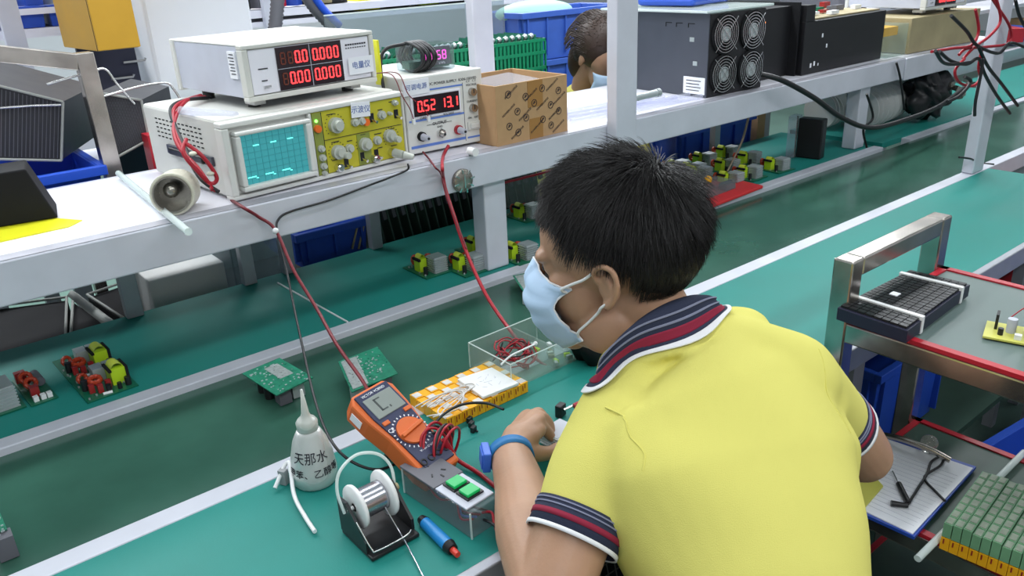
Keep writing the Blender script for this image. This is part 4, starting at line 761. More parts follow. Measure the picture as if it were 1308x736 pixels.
tag(MB().prism([tuple(P(x, y, z=zc+.010).xy) for x, y in ((1078, 612), (1082, 650), (1104, 650), (1128, 622), (1112, 604))], zc+.009, zc+.012).build('yellow_card', 'pcbyellow'), 'yellow card with dark scribbles on the clipboard under the elbow', 'card')
t = thing('black_audio_cord', 'black cord with two plugs looped on the clipboard paper', 'cord')
cz = zc+.013
MB().tube([P(x, y, z=cz) for x, y in ((1160, 644), (1172, 625), (1184, 606), (1190, 590), (1205, 582), (1202, 594), (1184, 606), (1182, 614), (1195, 628), (1207, 640))], .0024, 7).build('cord', 'blackcable', t)
MB().cyl(P(1148, 618, z=cz+.002), P(1160, 642, z=cz+.002), .005).build('plug', 'black', t); MB().cyl(P(1138, 643, z=cz+.002), P(1160, 646, z=cz+.002), .0055, .004).build('plug', 'black', t); MB().cyl(P(1140, 602, z=cz+.002), P(1148, 618, z=cz+.002), .0012).build('pin', 'chrome', t)
rb = P(1201, 700, z=ZL+.004)
c0, c1, c3 = P(1201, 690, z=ZL+.02), P(1330, 745, z=ZL+.02), P(1278, 604, z=ZL+.055)
gx = Vector((math.cos(-.62), math.sin(-.62), 0)); E1 = (c1-c0); E1.z = 0; E2 = (P(1278, 612, z=ZL+.05)-P(1201, 668, z=ZL+.05)); E2.z = 0
E1n = E1.normalized(); E2n = Vector((-E1n.y, E1n.x, 0)); E2n = E2n if E2n.dot(E2) > 0 else -E2n; l2 = max(.15, E2.dot(E2n))
T_ = Matrix(((E1n.x, E2n.x, 0, c0.x), (E1n.y, E2n.y, 0, c0.y), (0, 0, 1, ZL+.004), (0, 0, 0, 1)))
tg = thing('orange_relay_layer', 'yellow-orange relay block under the green relays on the cart', 'relay block'); tg.matrix_world = T_
tr = thing('green_relay_layer', 'block of grey-green relays stacked on the orange ones on the cart', 'relay block'); tr.matrix_world = Matrix.Translation((0, 0, .0245)) @ T_
for i in range(11):
    q = MB().bb(i*.014+.0004, i*.014+.0136, 0, l2, 0, .023).build('relay_row', 'orangetray', tg); MB().bb(i*.014+.004, i*.014+.006, -.0006, 0, .012, .021).build('slot', 'capred', q)
for i in range(11):
    for j in range(8):
        h_ = .026+.0015*((i*7+j*3) % 3)
        o = MB().bb(i*.014+.0005, i*.014+.0132, j*l2/8+.0006, (j+1)*l2/8-.0006, 0, h_).build('relay', 'relaygreen', tr); MB().bb(i*.014+.0022, i*.014+.0115, j*l2/8+.003, (j+1)*l2/8-.003, h_, h_+.001).build('top_face', 'relaytop', o)
MBr = MB().cyl(P(1172, 714, z=ZL-.02+.03), P(1308, 578, z=ZL+.01), .006, n=10); tag(MBr.build('acrylic_rod', 'acedge'), 'clear acrylic rod lying slanted on the cart beside the green relay block', 'rod')
# ---------------------------------------------------------------- blue bins on the floor by the cart
def bin_(name, label, loc, rz, L, W, H, m='bluebin', ribs=True, cat='bin', group=None, th=.006):
    t = thing(name, label, cat, loc, rz, group)
    tp = 1.0; b = MB()
    def wall(p, q_):   # tapered walls
        (x0, y0), (x1, y1) = p, q_
    k = .94
    cx, cy = L/2, W/2
    o_ = [(cx+s*L/2, cy+u*W/2) for s, u in ((-1,-1),(1,-1),(1,1),(-1,1))]; ob = [(cx+s*L/2*k, cy+u*W/2*k) for s, u in ((-1,-1),(1,-1),(1,1),(-1,1))]
    i_ = [(cx+s*(L/2-th), cy+u*(W/2-th)) for s, u in ((-1,-1),(1,-1),(1,1),(-1,1))]; ib = [(cx+s*(L/2*k-th), cy+u*(W/2*k-th)) for s, u in ((-1,-1),(1,-1),(1,1),(-1,1))]
    vs = [(x, y, 0) for x, y in ob]+[(x, y, H) for x, y in o_]+[(x, y, H) for x, y in i_]+[(x, y, th) for x, y in ib]
    fs = [(3, 2, 1, 0)]+[(a, (a+1) % 4, (a+1) % 4+4, a+4) for a in range(4)]+[(a+4, (a+1) % 4+4, (a+1) % 4+8, a+8) for a in range(4)]+[(a+8, (a+1) % 4+8, (a+1) % 4+12, a+12) for a in range(4)]+[(12, 13, 14, 15)]
    b.put(vs, fs).build('shell', m, t, .002)
    r_ = MB(); e = .012; r_.bb(-e, L+e, -e, .004, H-.02, H+.002); r_.bb(-e, L+e, W-.004, W+e, H-.02, H+.002); r_.bb(-e, .004, .004, W-.004, H-.02, H+.002); r_.bb(L-.004, L+e, .004, W-.004, H-.02, H+.002); r_.build('rim', m, t, .002)
    if ribs:
        n = max(2, int(L/.09))
        for i in range(n+1): x = .02+i*(L-.04)/n; MB().bb(x-.003, x+.003, -.008, W*.03+.006, .02, H-.02).build('rib', m, t)
        n = max(2, int(W/.09))
        for i in range(n+1): y = .02+i*(W-.04)/n; MB().bb(-.008, L*.03+.006, y-.003, y+.003, .02, H-.02).build('rib', m, t)
    return t
bin_('blue_bin', 'large open blue bin on the floor behind the cart lower deck', (1.66, .16, .16), -.12, .55, .38, .24)
bin_('blue_bin', 'blue bin stacked upright in the shade behind the cart at the picture right', (2.27, .30, .16), -.1, .50, .28, .44)
bin_('blue_bin', 'dark blue bin standing beneath the near bench left of the cart leg', (1.62, .74, .30), 0, .34, .28, .24)
MB().bb(1.5, 2.45, .66, 1.1, .28, .298).build('lower_shelf', 'greendark', cb); MB().bb(1.60, 2.85, .05, .60, .13, .158).build('pallet', 'greendark', tag(thing('floor_pallet', None, None), 'dark green low platform carrying the blue bins beside the cart', 'platform'))
t = thing('red_rack', 'rack with red trays glimpsed beneath the far right bench', 'rack', (2.5, .80, .0))
for z_ in (.42, .52, .60): MB().bb(0, .5, 0, .3, z_, z_+.03).build('red_tray', 'redrim', t)
for x in (0, .2, .47): MB().bb(x, x+.03, -.03, 0, .0, .68).build('leg', 'railside', t)
# ---------------------------------------------------------------- things behind the shelf
ob = thing('rear_workbench', 'second white-edged workbench line running behind the shelf rack', 'workbench')
MB().bb(-1.5, 7, 2.45, 3.0, .70, .72).build('benchtop', 'mat_green', ob); MB().bb(-1.5, 7, 2.42, 2.45, .66, .722).build('front_edge', 'rail', ob); MB().bb(-1.5, 7, 2.75, 3.0, 1.0, 1.02).build('upper_shelf', 'board', ob); MB().bb(-1.5, 7, 2.72, 2.75, .95, 1.022).build('upper_shelf_edge', 'rail', ob)
for x in (-1, .3, 2.0, 3.5, 5.5): MB().bb(x, x+.04, 2.72, 2.76, 0, 1.9).build('post', 'rail', ob)
# blue crates stacked, mint bag
c1_ = bin_('blue_crate', 'ribbed blue crate, lower of the stack behind the cardboard box', (2.05, 2.462, .78), -.02, .52, .24, .27, 'blueback')
bin_('blue_crate', 'ribbed blue crate with pale mint bags, upper of the stack behind the cardboard box', (2.05, 2.462, 1.053), -.02, .52, .24, .18, 'blueback')
q = MB().ell((2.22, 2.59, 1.225), (.19, .095, .045), n=24, m=12); tag(q.build('mint_bag', 'mint'), 'pale mint plastic bag heaped in the upper blue crate', 'bag')
t = thing('crate_trolley', 'low dark trolley under the stacked blue crates', 'trolley'); MB().bb(1.99, 2.58, 2.46, 2.72, .7225, .778).build('frame', 'ductdark', t)
# green perforated baskets with boards
def basket(label, x, y, L, n, z=.90):
    t = thing('green_basket', label, 'basket', (x, y, z)); g = MB()
    for k in range(int(L/.016)): g.bb(k*.016, k*.016+.009, 0, .004, 0, .20); g.bb(k*.016, k*.016+.009, .20, .204, 0, .20)
    for z_ in (0, .05, .10, .15, .19): g.bb(0, L, -.001, .005, z_, z_+.010); g.bb(0, L, .199, .205, z_, z_+.010); g.bb(-.004, 0, 0, .2, z_, z_+.010); g.bb(L, L+.004, 0, .2, z_, z_+.010)
    for k in range(12): g.bb(-.004, 0, k*.016, k*.016+.008, 0, .20); g.bb(L, L+.004, k*.016, k*.016+.008, 0, .20)
    g.bb(0, L, 0, .2, -.004, 0); o = g.build('mesh_body', 'greenbask', t); o['kind'] = 'stuff'
    for k in range(n): MB().box((.02+k*(L-.04)/n, .10, .135), (.003, .17, .16), ry=.25).build('board', 'pcbback', t); MB().cyl((.024+k*(L-.04)/n, .03, .205), (.036+k*(L-.04)/n, .03, .21), .009, n=10).build('component', 'silver', t)
    return t
bs = thing('basket_stand', 'long dark table behind the shelf carrying the green baskets', 'table'); MB().bb(.9, 1.87, 2.03, 2.41, .93, .955).build('top', 'ductdark', bs)
for x in (.95, 1.82): MB().bb(x, x+.03, 2.36, 2.39, 0, .93).build('leg', 'ductdark', bs)
basket('green perforated basket with circuit boards behind the power meter, left one', .98, 2.10, .30, 15, .98)
basket('green perforated basket with circuit boards behind the display module', 1.30, 2.12, .26, 10, .98)
basket('green perforated basket right of the upper post behind the cardboard box', 1.60, 2.12, .26, 8, .98)
t = thing('clear_partition', 'large clear plastic partition sheet behind the green baskets', 'partition'); a = P(412, 12, y=2.38); b = P(600, 18, y=2.38)
MB().bb(a.x, b.x+.15, 2.375, 2.38, .98, a.z-.02).build('sheet', 'acrylic2', t); MB().bb(a.x, b.x+.15, 2.374, 2.381, a.z-.02, a.z-.016).build('edge', 'acedge', t)
# ducts rising top left of the basket
for nm, lab, m_, pts, r_ in (('ribbed_hose', 'dark ribbed hose hanging behind the power meter', 'ductdark', [P(355, -40, y=2.45), P(354, 10, y=2.45), P(350, 45, y=2.45)], .022), ('ribbed_hose', 'blue and grey ribbed hose slanting behind the green basket', 'ductdark', [P(375, -30, y=2.44), P(400, 8, y=2.44), P(425, 35, y=2.44)], .02)):
    q = MB(); ps, _ = spline([Vector(p) for p in pts], None, 16); q.tube(ps, r_, 14, False, [r_*(1 if k % 2 else .86) for k in range(len(ps))]); tag(q.build(nm, m_), lab, 'hose')
tag(MB().tube([P(385, -30, y=2.42), P(410, 8, y=2.42), P(434, 33, y=2.42)], .012, 10).build('blue_hose', 'bluebrt'), 'bright blue hose running along the grey ribbed hose', 'hose')
# orange box on the pillar
a = P(97, 62, y=2.9); b = P(125, 66, y=2.86); 
t = thing('orange_wall_box', 'orange metal cabinet with a hinged door hung on the white pillar', 'cabinet', (P(125, 66, y=2.72).x, 2.72, P(125, 66, y=2.72).z), .10)
MB().bb(0, .125, 0, .30, 0, .36).build('body', 'orangebox', t, .003); MB().bb(.0, .125, -.010, -.001, .002, .36).build('door', 'orangebox', t, .002); MB().bb(-.001, .0, -.001, .0, 0, .36).build('seam', 'ink', t)
t2 = tag(MB().bb(.62, .80, 3.04, 3.058, 0, 1.30).build('navy_board', 'keyb'), 'dark navy board beside the white pillar under the orange cabinet', 'board')
for k, (x, y) in enumerate(((185, 77), (170, 98))): p_ = P(x, y, y=3.03); tag(MB().tube([p_-Vector((.07, 0, .0)), p_, p_+Vector((.004, 0, .008))], .004, 6, False).build('wall_hook', 'greycable'), ['upper', 'lower'][k]+' short metal hook on the pillar below the orange cabinet', 'hook')
# clutter on rear bench at far left: blue bins and boards on shelves
for k, (x, z_) in enumerate(((-.15, 1.025), (.10, 1.025), (.35, 1.025))): bin_('small_blue_bin', ['small blue bin at the far left on the rear shelf', 'small blue bin in the middle of three on the rear shelf', 'small blue bin on the rear shelf beside the orange cabinet'][k], (x, 2.785, z_), 0, .18, .16, .07, 'bluebin', False)
for k in range(7): tag(MB().box((.30+k*.05, 2.60+.03*(k % 2), .80), (.03, .10, .09+.02*(k % 3)), rz=.1*k).build('small_module', ['silver', 'pcb', 'ductdark', 'relaygreen'][k % 4]), ['leftmost', 'second from left', 'third from left', 'middle', 'third from right', 'second from right', 'rightmost'][k]+' small electronic module on the rear bench at upper left', 'module', 'modules on the rear bench')
tag(MB().box((.42, 2.48, .80), (.09, .03, .05)).build('lit_meter', 'ductdark'), 'small dark meter on the rear bench seen through the steel cart frame', 'meter')
m = MB()
for k in range(5): digit(m, m, '8', .39+k*.014, .80, .008, .02, 2.4635)
tag(m.build('led_readout', 'lednum'), 'tiny red figures glowing on the small dark meter at upper left', 'display')['kind'] = 'stuff'
rs = thing('rear_storage_shelf', 'white storage shelving along the back behind the pillar', 'shelf')
zz = P(50, 36, y=3.3).z; z2 = P(50, 10, y=3.3).z; z3 = P(500, 13, y=3.3).z
for x0_, x1_ in ((-1.5, .80), (1.26, 4.2)):
    for q_, h_ in ((zz, .03), (z2 if x0_ < 0 else z3, .02), (.80, .03)): MB().bb(x0_, x1_, 3.3, 3.7, q_-h_, q_).build('shelf_board', 'board', rs)
    for x in ((x0_+.1, x0_+1.72, x1_-.1) if x0_ < 0 else (x0_+.14, x1_-.1)): MB().bb(x-.02, x+.02, 3.27, 3.30, 0, 2.3).build('post', 'rail', rs)
p_ = P(14, 30, y=3.2); MB().bb(p_.x-.03, p_.x+.03, 3.18, 3.22, 0, 2.3).build('post', 'rail', rs)
lab_ = ['leftmost', 'second', 'third', 'fourth', 'fifth', 'sixth', 'seventh', 'eighth']
for k in range(4): bin_('small_blue_bin', lab_[k]+' dark blue storage bin on the back shelving at top left', (P(0, 30, y=3.32).x+.0+.155*k, 3.32, zz+.001), 0, .14, .2, .07, 'bluebin', False, 'bin', 'storage bins at top left')
for k in range(8):
    x = P(0, 20, y=3.32).x+.02+.085*k; tag(MB().box((x, 3.40, z2+.03+.008*(k % 3)), (.06, .12, .05+.016*(k % 3)), rz=.2*k).build('stored_module', ['ductdark', 'bluebin', 'silver', 'black'][k % 4], None, .004), lab_[k]+' stored module on the top board of the back shelving at top left', 'module', 'stored modules at top left')
for k in range(7):
    x = 1.32+.07*k; tag(MB().box((x, 3.36, zz+.03+.006*(k % 3)), (.05, .1, .05+.012*(k % 3)), rz=.25*k).build('stored_part', ['black', 'ductdark', 'redrim', 'bluebin', 'black', 'gold'][k % 6], None, .004), lab_[k]+' stored part on the back shelving just right of the pillar', 'part', 'stored parts right of the pillar')
for k in range(8):
    x = 1.75+.16*k; tag(MB().box((x, 3.42, z3+.035), (.11, .12, .06), rz=.2*math.sin(k*3)).build('stored_tray', ['black', 'yellowtape', 'blackm', 'lime', 'black', 'cardboard'][k % 6], None, .004), lab_[k]+' stored tray on the back shelving above the clear partition', 'tray', 'stored trays above the partition')
# left cart frame with black casings
t = thing('steel_cart', 'stainless cart with black casings behind the left shelf end', 'cart')
def bar(p, q_, w1, w2=None): 
    p = Vector(p); q_ = Vector(q_); d = (q_-p).normalized(); s_ = Vector((0, 1, 0)); n_2 = d.cross(s_).normalized(); w2 = w2 or w1; b = MB(); vs = []
    for e in (p, q_): vs += [e+n_2*a_*w1/2+s_*b_*w2/2 for a_, b_ in ((-1,-1),(1,-1),(1,1),(-1,1))]
    return b.put(vs, [(3,2,1,0),(4,5,6,7),(0,1,5,4),(1,2,6,5),(2,3,7,6),(3,0,4,7)])
fy = 1.97; A_ = P(-60, 62, y=fy); B_ = P(108, 78, y=fy); C_ = P(134, 226, y=fy)
bar(A_, B_+Vector((-.0165, 0, 0)), .034, .034).build('top_bar', 'steel', t, .002); bar(B_+Vector((0, 0, .018)), Vector((B_.x+.004, fy, .945)), .036, .035).build('upright', 'steel', t, .002)
MB().bb(-.4, B_.x+.02, 1.955, 2.36, .92, .945).build('deck', 'ductdark', t)
for x in (-.38, B_.x-.03): MB().bb(x, x+.03, 2.345, 2.375, 0, .92).build('leg', 'steel', t)
bin_('blue_bin', 'bright blue bin under the black casings behind the left shelf end', (.17, 1.96, .98), 0, .22, .25, .07, 'bluebrt', False)
def casing_box(label, front, depth, y, m='casing', lean=0):
    t = thing('black_equipment_casing', label, 'casing')
    f_ = [P(a, b, y=y) for a, b in front]; dv = Vector((.12, depth, 0)); n_ = len(f_)
    c_ = sum(f_, Vector())/n_
    MB().put([p for p in f_]+[p+dv for p in f_], [tuple(range(n_)), tuple(range(2*n_-1, n_-1, -1))]+[(k, k+n_, (k+1) % n_+n_, (k+1) % n_) for k in range(n_)]).build('body', m, t)
    e = MB()
    for k in range(n_): e.tube([f_[k]+Vector((0, -.003, 0)), f_[(k+1) % n_]+Vector((0, -.003, 0))], .0032, 6, False)
    e.build('edge_frame', 'casingedge', t)
    e = MB()
    for k in range(1, 26):
        u = k/26; a = f_[0]*(1-u)+f_[1]*u; b = f_[3]*(1-u)+f_[2]*u; e.tube([a*.96+b*.04+Vector((0, -.002, 0)), a*.04+b*.96+Vector((0, -.002, 0))], .0009, 4, False)
    e.build('grille', 'ductdark', t)['kind'] = 'stuff'
    return t
casing_box('black box casing with a pale outlined grille at the far left', [(-60, 95), (80, 130), (78, 205), (-60, 202)], .22, 2.02)
casing_box('black casing tilted open between the steel frame and the oscilloscope', [(125, 118), (180, 128), (190, 178), (150, 200)], .18, 2.00)
for k, pts in enumerate(([(60, 108), (118, 91), (135, 89), (150, 108), (172, 133)], [(130, 124), (180, 110), (212, 106), (222, 114), (230, 126)], [(0, 138), (40, 135), (78, 134)])):
    tag(MB().tube([P(a, b, y=1.985 if k < 2 else 2.008) for a, b in pts], .0028, 7, k < 2).build('wire_bail', 'wire'), ['bent steel wire handle over the black casings behind the upright', 'bent steel wire handle reaching towards the oscilloscope back', 'straight steel wire across the grilled black casing'][k], 'handle')
MB().bb(0, .06, 0, .05, 0, .09).build('red_base', 'redrim', tag(thing('red_object', None, None, (.50, 1.95, ZS-.03)), 'red plastic part behind the shelf left of the oscilloscope', 'part'))
# black trays behind the far bench at left and board racks
def tray(label, pts, z):
    t = thing('black_tray', label, 'tray'); v = [P(a, b, z=z).xy for a, b in pts]; MB().prism([tuple(p) for p in v], z-.058, z-.02).build('floor', 'blackm', t)
    e = MB(); n_ = len(v)
    for k in range(n_): a, b = v[k], v[(k+1) % n_]; e.tube([(a.x, a.y, z-.01), (b.x, b.y, z-.01)], .0035, 8, False)
    e.build('rim', 'casingedge', t); return t
tray('black tray with a raised rim behind the far bench at the lower left', [(-30, 470), (82, 432), (84, 375), (-30, 390)], .66)
tray('black triangular tray behind the far bench between the pale bar and the first tray', [(88, 436), (146, 420), (92, 378)], .66)
tray('black tray behind the teal leg under the left shelf', [(110, 372), (170, 410), (222, 372), (190, 345)], .66)
tag(MB().tube([P(92, 376, z=.70), P(150, 420, z=.70)], .012, 4, False).build('pale_bar', 'casingedge'), 'pale metal bar between the black trays behind the far bench', 'bar')
bs2 = thing('tray_table', 'dark low table behind the far bench carrying trays and board racks', 'table'); MB().bb(-.4, 1.72, 1.83, 2.34, .56, .60).build('top', 'blackm', bs2)
for x in (-.3, .7, 1.6): MB().bb(x, x+.04, 2.1, 2.14, 0, .56).build('leg', 'ductdark', bs2)
t = thing('acrylic_bin', 'clear plastic bin standing behind the far bench below the oscilloscope', 'bin', (.60, 1.84, .60)); 
MB().bb(0, .15, 0, .003, 0, .24).bb(0, .003, 0, .2, 0, .24).bb(.15, .153, 0, .2, 0, .24).bb(0, .15, .2, .203, 0, .24).bb(0, .15, 0, .2, 0, .003).build('walls', 'acrylic2', t)
tag(MB().bb(.42, .60, 1.90, 2.2, .60, .78).build('grey_box', 'fog', None, .003), 'grey box behind the acrylic bin under the left shelf', 'box')
bin_('blue_bin', 'blue bin between the rear posts under the power supply', (.80, 1.90, .70), .0, .20, .24, .10, 'bluebin')
bin_('blue_bin', 'blue crate behind the head under the shelf', (2.27, 1.86, .602), .0, .42, .26, .23, 'bluebin')
lt_ = thing('low_table', 'dark low table under the shelf carrying the blue crate and cardboard', 'table'); MB().bb(2.27, 2.93, 1.83, 2.34, .56, .60).build('top', 'blackm', lt_)
for x in (2.28, 2.88): MB().bb(x, x+.03, 2.2, 2.23, 0, .56).build('leg', 'ductdark', lt_)
cb2 = tag(MB().box((2.78, 1.98, .762), (.05, .2, .32)).build('cardboard_sheet', 'cardboard'), 'brown cardboard standing beside the blue crate under the shelf', 'cardboard')
for r_ in range(3):
    t = thing('board_rack', ['front', 'middle', 'rear'][r_]+' rack of upright dark circuit boards behind the far bench', 'rack', (1.02+.03*r_, 1.86+.17*r_, .60))
    MB().bb(0, .62, 0, .15, 0, .02).build('base', 'blackm', t); MB().bb(0, .62, 0, .012, .02, .06).build('front_lip', 'blackm', t)
    for k in range(20):
        o = MB().box((.02+k*.030, .08, .13), (.004, .12, .20+.02*(k % 2)), ry=-.18).build('board', 'greendark', t)
        if r_ < 2: MB().box((.03+k*.030, .03, .20), (.012, .012, .03), ry=-.18).build('component', 'ductdark', o)
for k in (0, 1): a = P(450+8*k, 318, y=1.90); b = P(458+8*k, 282, y=1.90); tag(MB().cyl(a, b, .003, n=8).build('brass_probe', 'gold'), ['left', 'right'][k]+' thin brass rod standing behind the blue bin under the supply', 'rod')
t = thing('clear_divider', 'clear plastic divider with a red edge behind the board right of the shelf post', 'divider'); a = P(645, 235, y=1.80+.01); b = P(684, 252, y=1.81)
MB().bb(a.x, a.x+.34, 1.812, 1.815, ZB-.02, a.z).build('sheet', 'acrylic', t); MB().bb(a.x, a.x+.34, 1.811, 1.816, a.z, a.z+.006).build('red_edge', 'redrim', t)
# ---------------------------------------------------------------- right shelf clutter
p0 = P(1145, 66, z=ZS); t = thing('brushed_metal_box', 'long dull gold metal enclosure under the second power meter', 'enclosure', (3.05, 1.465, ZS+.001), math.radians(-3))
MB().bb(0, .50, 0, .26, 0, .125).build('body', 'gold', t, .002)
t = thing('small_clear_box', 'small clear plastic box with coloured leads left of the gold enclosure', 'box', (2.905, 1.50, ZS+.001), 0); MB().bb(0, .135, -.03, .1, 0, .11).build('case', 'acrylic', t); MB().bb(.02, .12, 0, .08, .07, .10).build('wires', 'orangetray', t)
power_meter('second cream power meter, cut by the top edge, on the gold enclosure at right', (3.16, 1.475, ZS+.128), math.radians(-3), .30, .33, .12, False)
def duct(label, pts, r_, n=30):
    q = MB(); ps, _ = spline([Vector(p) for p in pts], None, 14); ps = [Vector((p.x, p.y, max(p.z, ZB+r_+.003))) for p in ps]; q.tube(ps, r_, 24, False, [r_*(1 if (k//2) % 2 else .78) for k in range(len(ps))]); q.sm = [False]*len(q.sm); return tag(q.build('corrugated_duct', 'fog'), label, 'duct')
duct('fat grey corrugated duct drooping behind the far rail right of the shelf end', [P(1180, 82, y=1.62), P(1160, 105, y=1.62), P(1140, 125, y=1.62), P(1118, 148, y=1.60), P(1095, 165, y=1.60)], .075)
duct('fat grey corrugated duct emerging left of the right shelf leg', [P(1120, 112, y=1.75), P(1085, 122, y=1.75), P(1060, 135, y=1.72), P(1045, 160, y=1.72)], .070)
q = MB().ell((0, 0, 0), (.11, .07, .09), n=26, m=18); bc = P(1185, 118, y=1.50)
q.v = [tuple(bc+Vector(v)*(1+.2*math.sin(v[0]*90+v[2]*70)+.15*math.sin(v[1]*120+v[0]*50))) for v in q.v]; tag(q.build('black_plastic_bag', 'black'), 'glossy crumpled black plastic bag under the cables at the right', 'bag')
for k in range(6):
    s_ = bc+Vector((.06+.03*k, -.06-.01*(k % 3), .03-.02*(k % 4))); tag(MB().box(s_, (.03, .015, .02), rz=k, rx=.4*k).build('foil_scrap', 'foil'), ['leftmost', 'second', 'third', 'fourth', 'fifth', 'rightmost'][k]+' crinkled foil scrap counted along the black bag at right', 'scrap', 'foil scraps on the black bag')
cable('black_mains_cable', [P(972, 95, y=1.40), P(1000, 103, y=1.36), P(1040, 125, y=1.34), P(1075, 150, y=1.32), P(1110, 163, y=1.30), P(1150, 155, y=1.32), P(1200, 135, y=1.34), P(1240, 105, y=1.30)], .008, 'blackcable', 'thick black cable sweeping from the black chassis down over the belt')
cable('black_thin_cable', [P(1145, 80, y=1.41), P(1150, 100, y=1.405), P(1154, 130, y=1.40), P(1155, 140, y=1.40)], .004, 'blackcable', 'thin black cord hanging from the shelf joint at right')
cable('black_post_cable', [P(1107, 120, y=1.37), P(1115, 150, y=1.37), P(1103, 165, y=1.37), P(1107, 188, y=1.38)], .004, 'blackcable', 'black cord hanging beside the short shelf leg at right')
rc = [([(1262,-10),(1275,10),(1290,35),(1288,55),(1260,60),(1235,62),(1225,70)], 'redcable'), ([(1270,-10),(1278,25),(1265,45),(1245,60),(1230,75)], 'redcable'), ([(1246,12),(1250,40),(1240,58),(1215,62),(1190,66)], 'redcable'), ([(1255,60),(1250,85),(1252,100),(1242,110),(1225,105),(1220,90),(1232,75)], 'redcable'), ([(1215,20),(1235,40),(1248,58),(1275,68),(1290,55),(1308,60)], 'blackcable'), ([(1200,66),(1215,78),(1235,82),(1250,75),(1258,95),(1272,120),(1290,145)], 'blackcable'), ([(1250,60),(1262,85),(1280,108),(1300,135)], 'blackcable'), ([(1195,65),(1205,80),(1222,82),(1238,80)], 'blackcable'), ([(1232,98),(1240,105),(1226,122),(1210,130)], 'blackcable'), ([(1256,75),(1252,100),(1246,130),(1245,148)], 'blackcable'), ([(1297,0),(1302,20),(1310,35)], 'blackcable')]
for k, (pts, m_) in enumerate(rc):
    cable('tangled_cable', [P(a, b, y=.985-.004*k) for a, b in pts], .0040 if m_ == 'redcable' else .0045, m_, ('red' if m_ == 'redcable' else 'black')+' cable tangled on the right post, '+['outer loop at the top', 'inner strand at the top', 'strand towards the gold enclosure', 'low hanging loop', 'strand crossing to the right edge', 'strand dropping to the lower right', 'straight strand to the lower right', 'short strand left of the post', 'low strand left of the post', 'strand following the post down', 'strand in the top right corner'][k])['group'] = 'tangled cables on the right post'
cable('tied_cable', [P(1225, 201, y=1.0), P(1240, 203, y=.998), P(1250, 208, z=ZB+.008), P(1270, 210, z=ZB+.004)], .003, 'blackcable', 'thin black cable tied round the foot of the right bench post')
# far right of the post: bench with clutter beyond
fb = thing('far_workbench', 'far bench with green mat and stacked trays beyond the right post', 'workbench')
MB().bb(4.2, 8, 1.9, 2.4, .80, .82).build('benchtop', 'greymat', fb); MB().bb(4.2, 8, 1.87, 1.9, .76, .822).build('front_edge', 'rail', fb); MB().bb(4.2, 8, 2.1, 2.4, 1.0, 1.02).build('upper_shelf', 'board', fb)
for x in (4.3, 5.5, 7): MB().bb(x, x+.05, 2.35, 2.4, 0, 2.2).build('post', 'rail', fb)
for k in range(8): tag(MB().box((4.5+.28*k, 2.0+.06*(k % 3), .86+.02*(k % 2)), (.16, .12, .08), rz=.3*k).build('parts_tray', ['bluebin', 'cardboard', 'blackm', 'redrim'][k % 4], None, .004), ['nearer', 'farther'][k//4]+' '+['blue', 'brown', 'black', 'red'][k % 4]+' parts tray on the far bench beyond the right post', 'tray', 'parts trays on the far bench')
for k in range(5): tag(MB().box((3.9+.35*k, 1.25+.03*k, ZB+.02), (.07, .05, .06), rz=.5*k).build('black_module', 'black', None, .004), ['nearest', 'second nearest', 'middle', 'second farthest', 'farthest'][k]+' small black module lying on the belt beyond the right post', 'module', 'black modules far down the belt')
tag(MB().box((3.6, 2.2, 1.6), (.10, .3, .9)).build('dark_column_box', 'ductdark'), 'tall dark equipment cabinet behind the tangled cables at top right', 'cabinet')
# ---------------------------------------------------------------- people
from mathutils.bvhtree import BVHTree
def fuse(mb, voxel, it=4, fac=.5):       # weld the overlapping limb volumes into one continuous surface
    me = bpy.data.meshes.new('m'); me.from_pydata(mb.v, [], mb.f); me.update()
    bm = bmesh.new(); bm.from_mesh(me); bmesh.ops.recalc_face_normals(bm, faces=bm.faces); bm.to_mesh(me); bm.free()
    o = bpy.data.objects.new('tmp', me); C.objects.link(o)
    r_ = o.modifiers.new('r', 'REMESH'); r_.mode = 'VOXEL'; r_.voxel_size = voxel; r_.use_smooth_shade = True
    s_ = o.modifiers.new('s', 'SMOOTH'); s_.iterations = it; s_.factor = fac
    bpy.context.view_layer.update(); m2 = bpy.data.meshes.new_from_object(o.evaluated_get(bpy.context.evaluated_depsgraph_get())); bpy.data.objects.remove(o); return m2
def mobj(name, me, m, parent):
    me.materials.clear(); me.materials.append(M[m]); me.polygons.foreach_set('use_smooth', [True]*len(me.polygons)); o = bpy.data.objects.new(name, me); C.objects.link(o); o.parent = parent; return o
def limb(mb, pts, radii, n=18, flat=None):   # tapered capsule chain; flat = (direction, factor)
    pts = [Vector(p) for p in pts]; ps, rs = spline(pts, list(radii), 6) if len(pts) > 2 else (pts, list(radii))
    secs = []; u = None
    d0 = (ps[1]-ps[0]).normalized(); d1 = (ps[-1]-ps[-2]).normalized()
    full = [(ps[0]-d0*rs[0]*c, rs[0]*s) for c, s in ((.95, .3), (.7, .71), (.35, .93))]+list(zip(ps, rs))+[(ps[-1]+d1*rs[-1]*c, rs[-1]*s) for c, s in ((.35, .93), (.7, .71), (.95, .3))]
    for i, (p, r_) in enumerate(full):
        d = (full[min(i+1, len(full)-1)][0]-full[max(i-1, 0)][0]).normalized()
        if u is None: t_ = Vector(flat[0]) if flat else (Vector((0,0,1)) if abs(d.z) < .9 else Vector((1,0,0))); u = t_
        u = (u-d*u.dot(d)).normalized(); v = d.cross(u); secs.append((p, u*r_*(flat[1] if flat else 1), v*r_))
    mb.loft(secs, n)
V = Vector
man = thing('person', 'young man in yellow polo shirt and blue face mask leaning over the bench', 'person', (0, 0, 0))
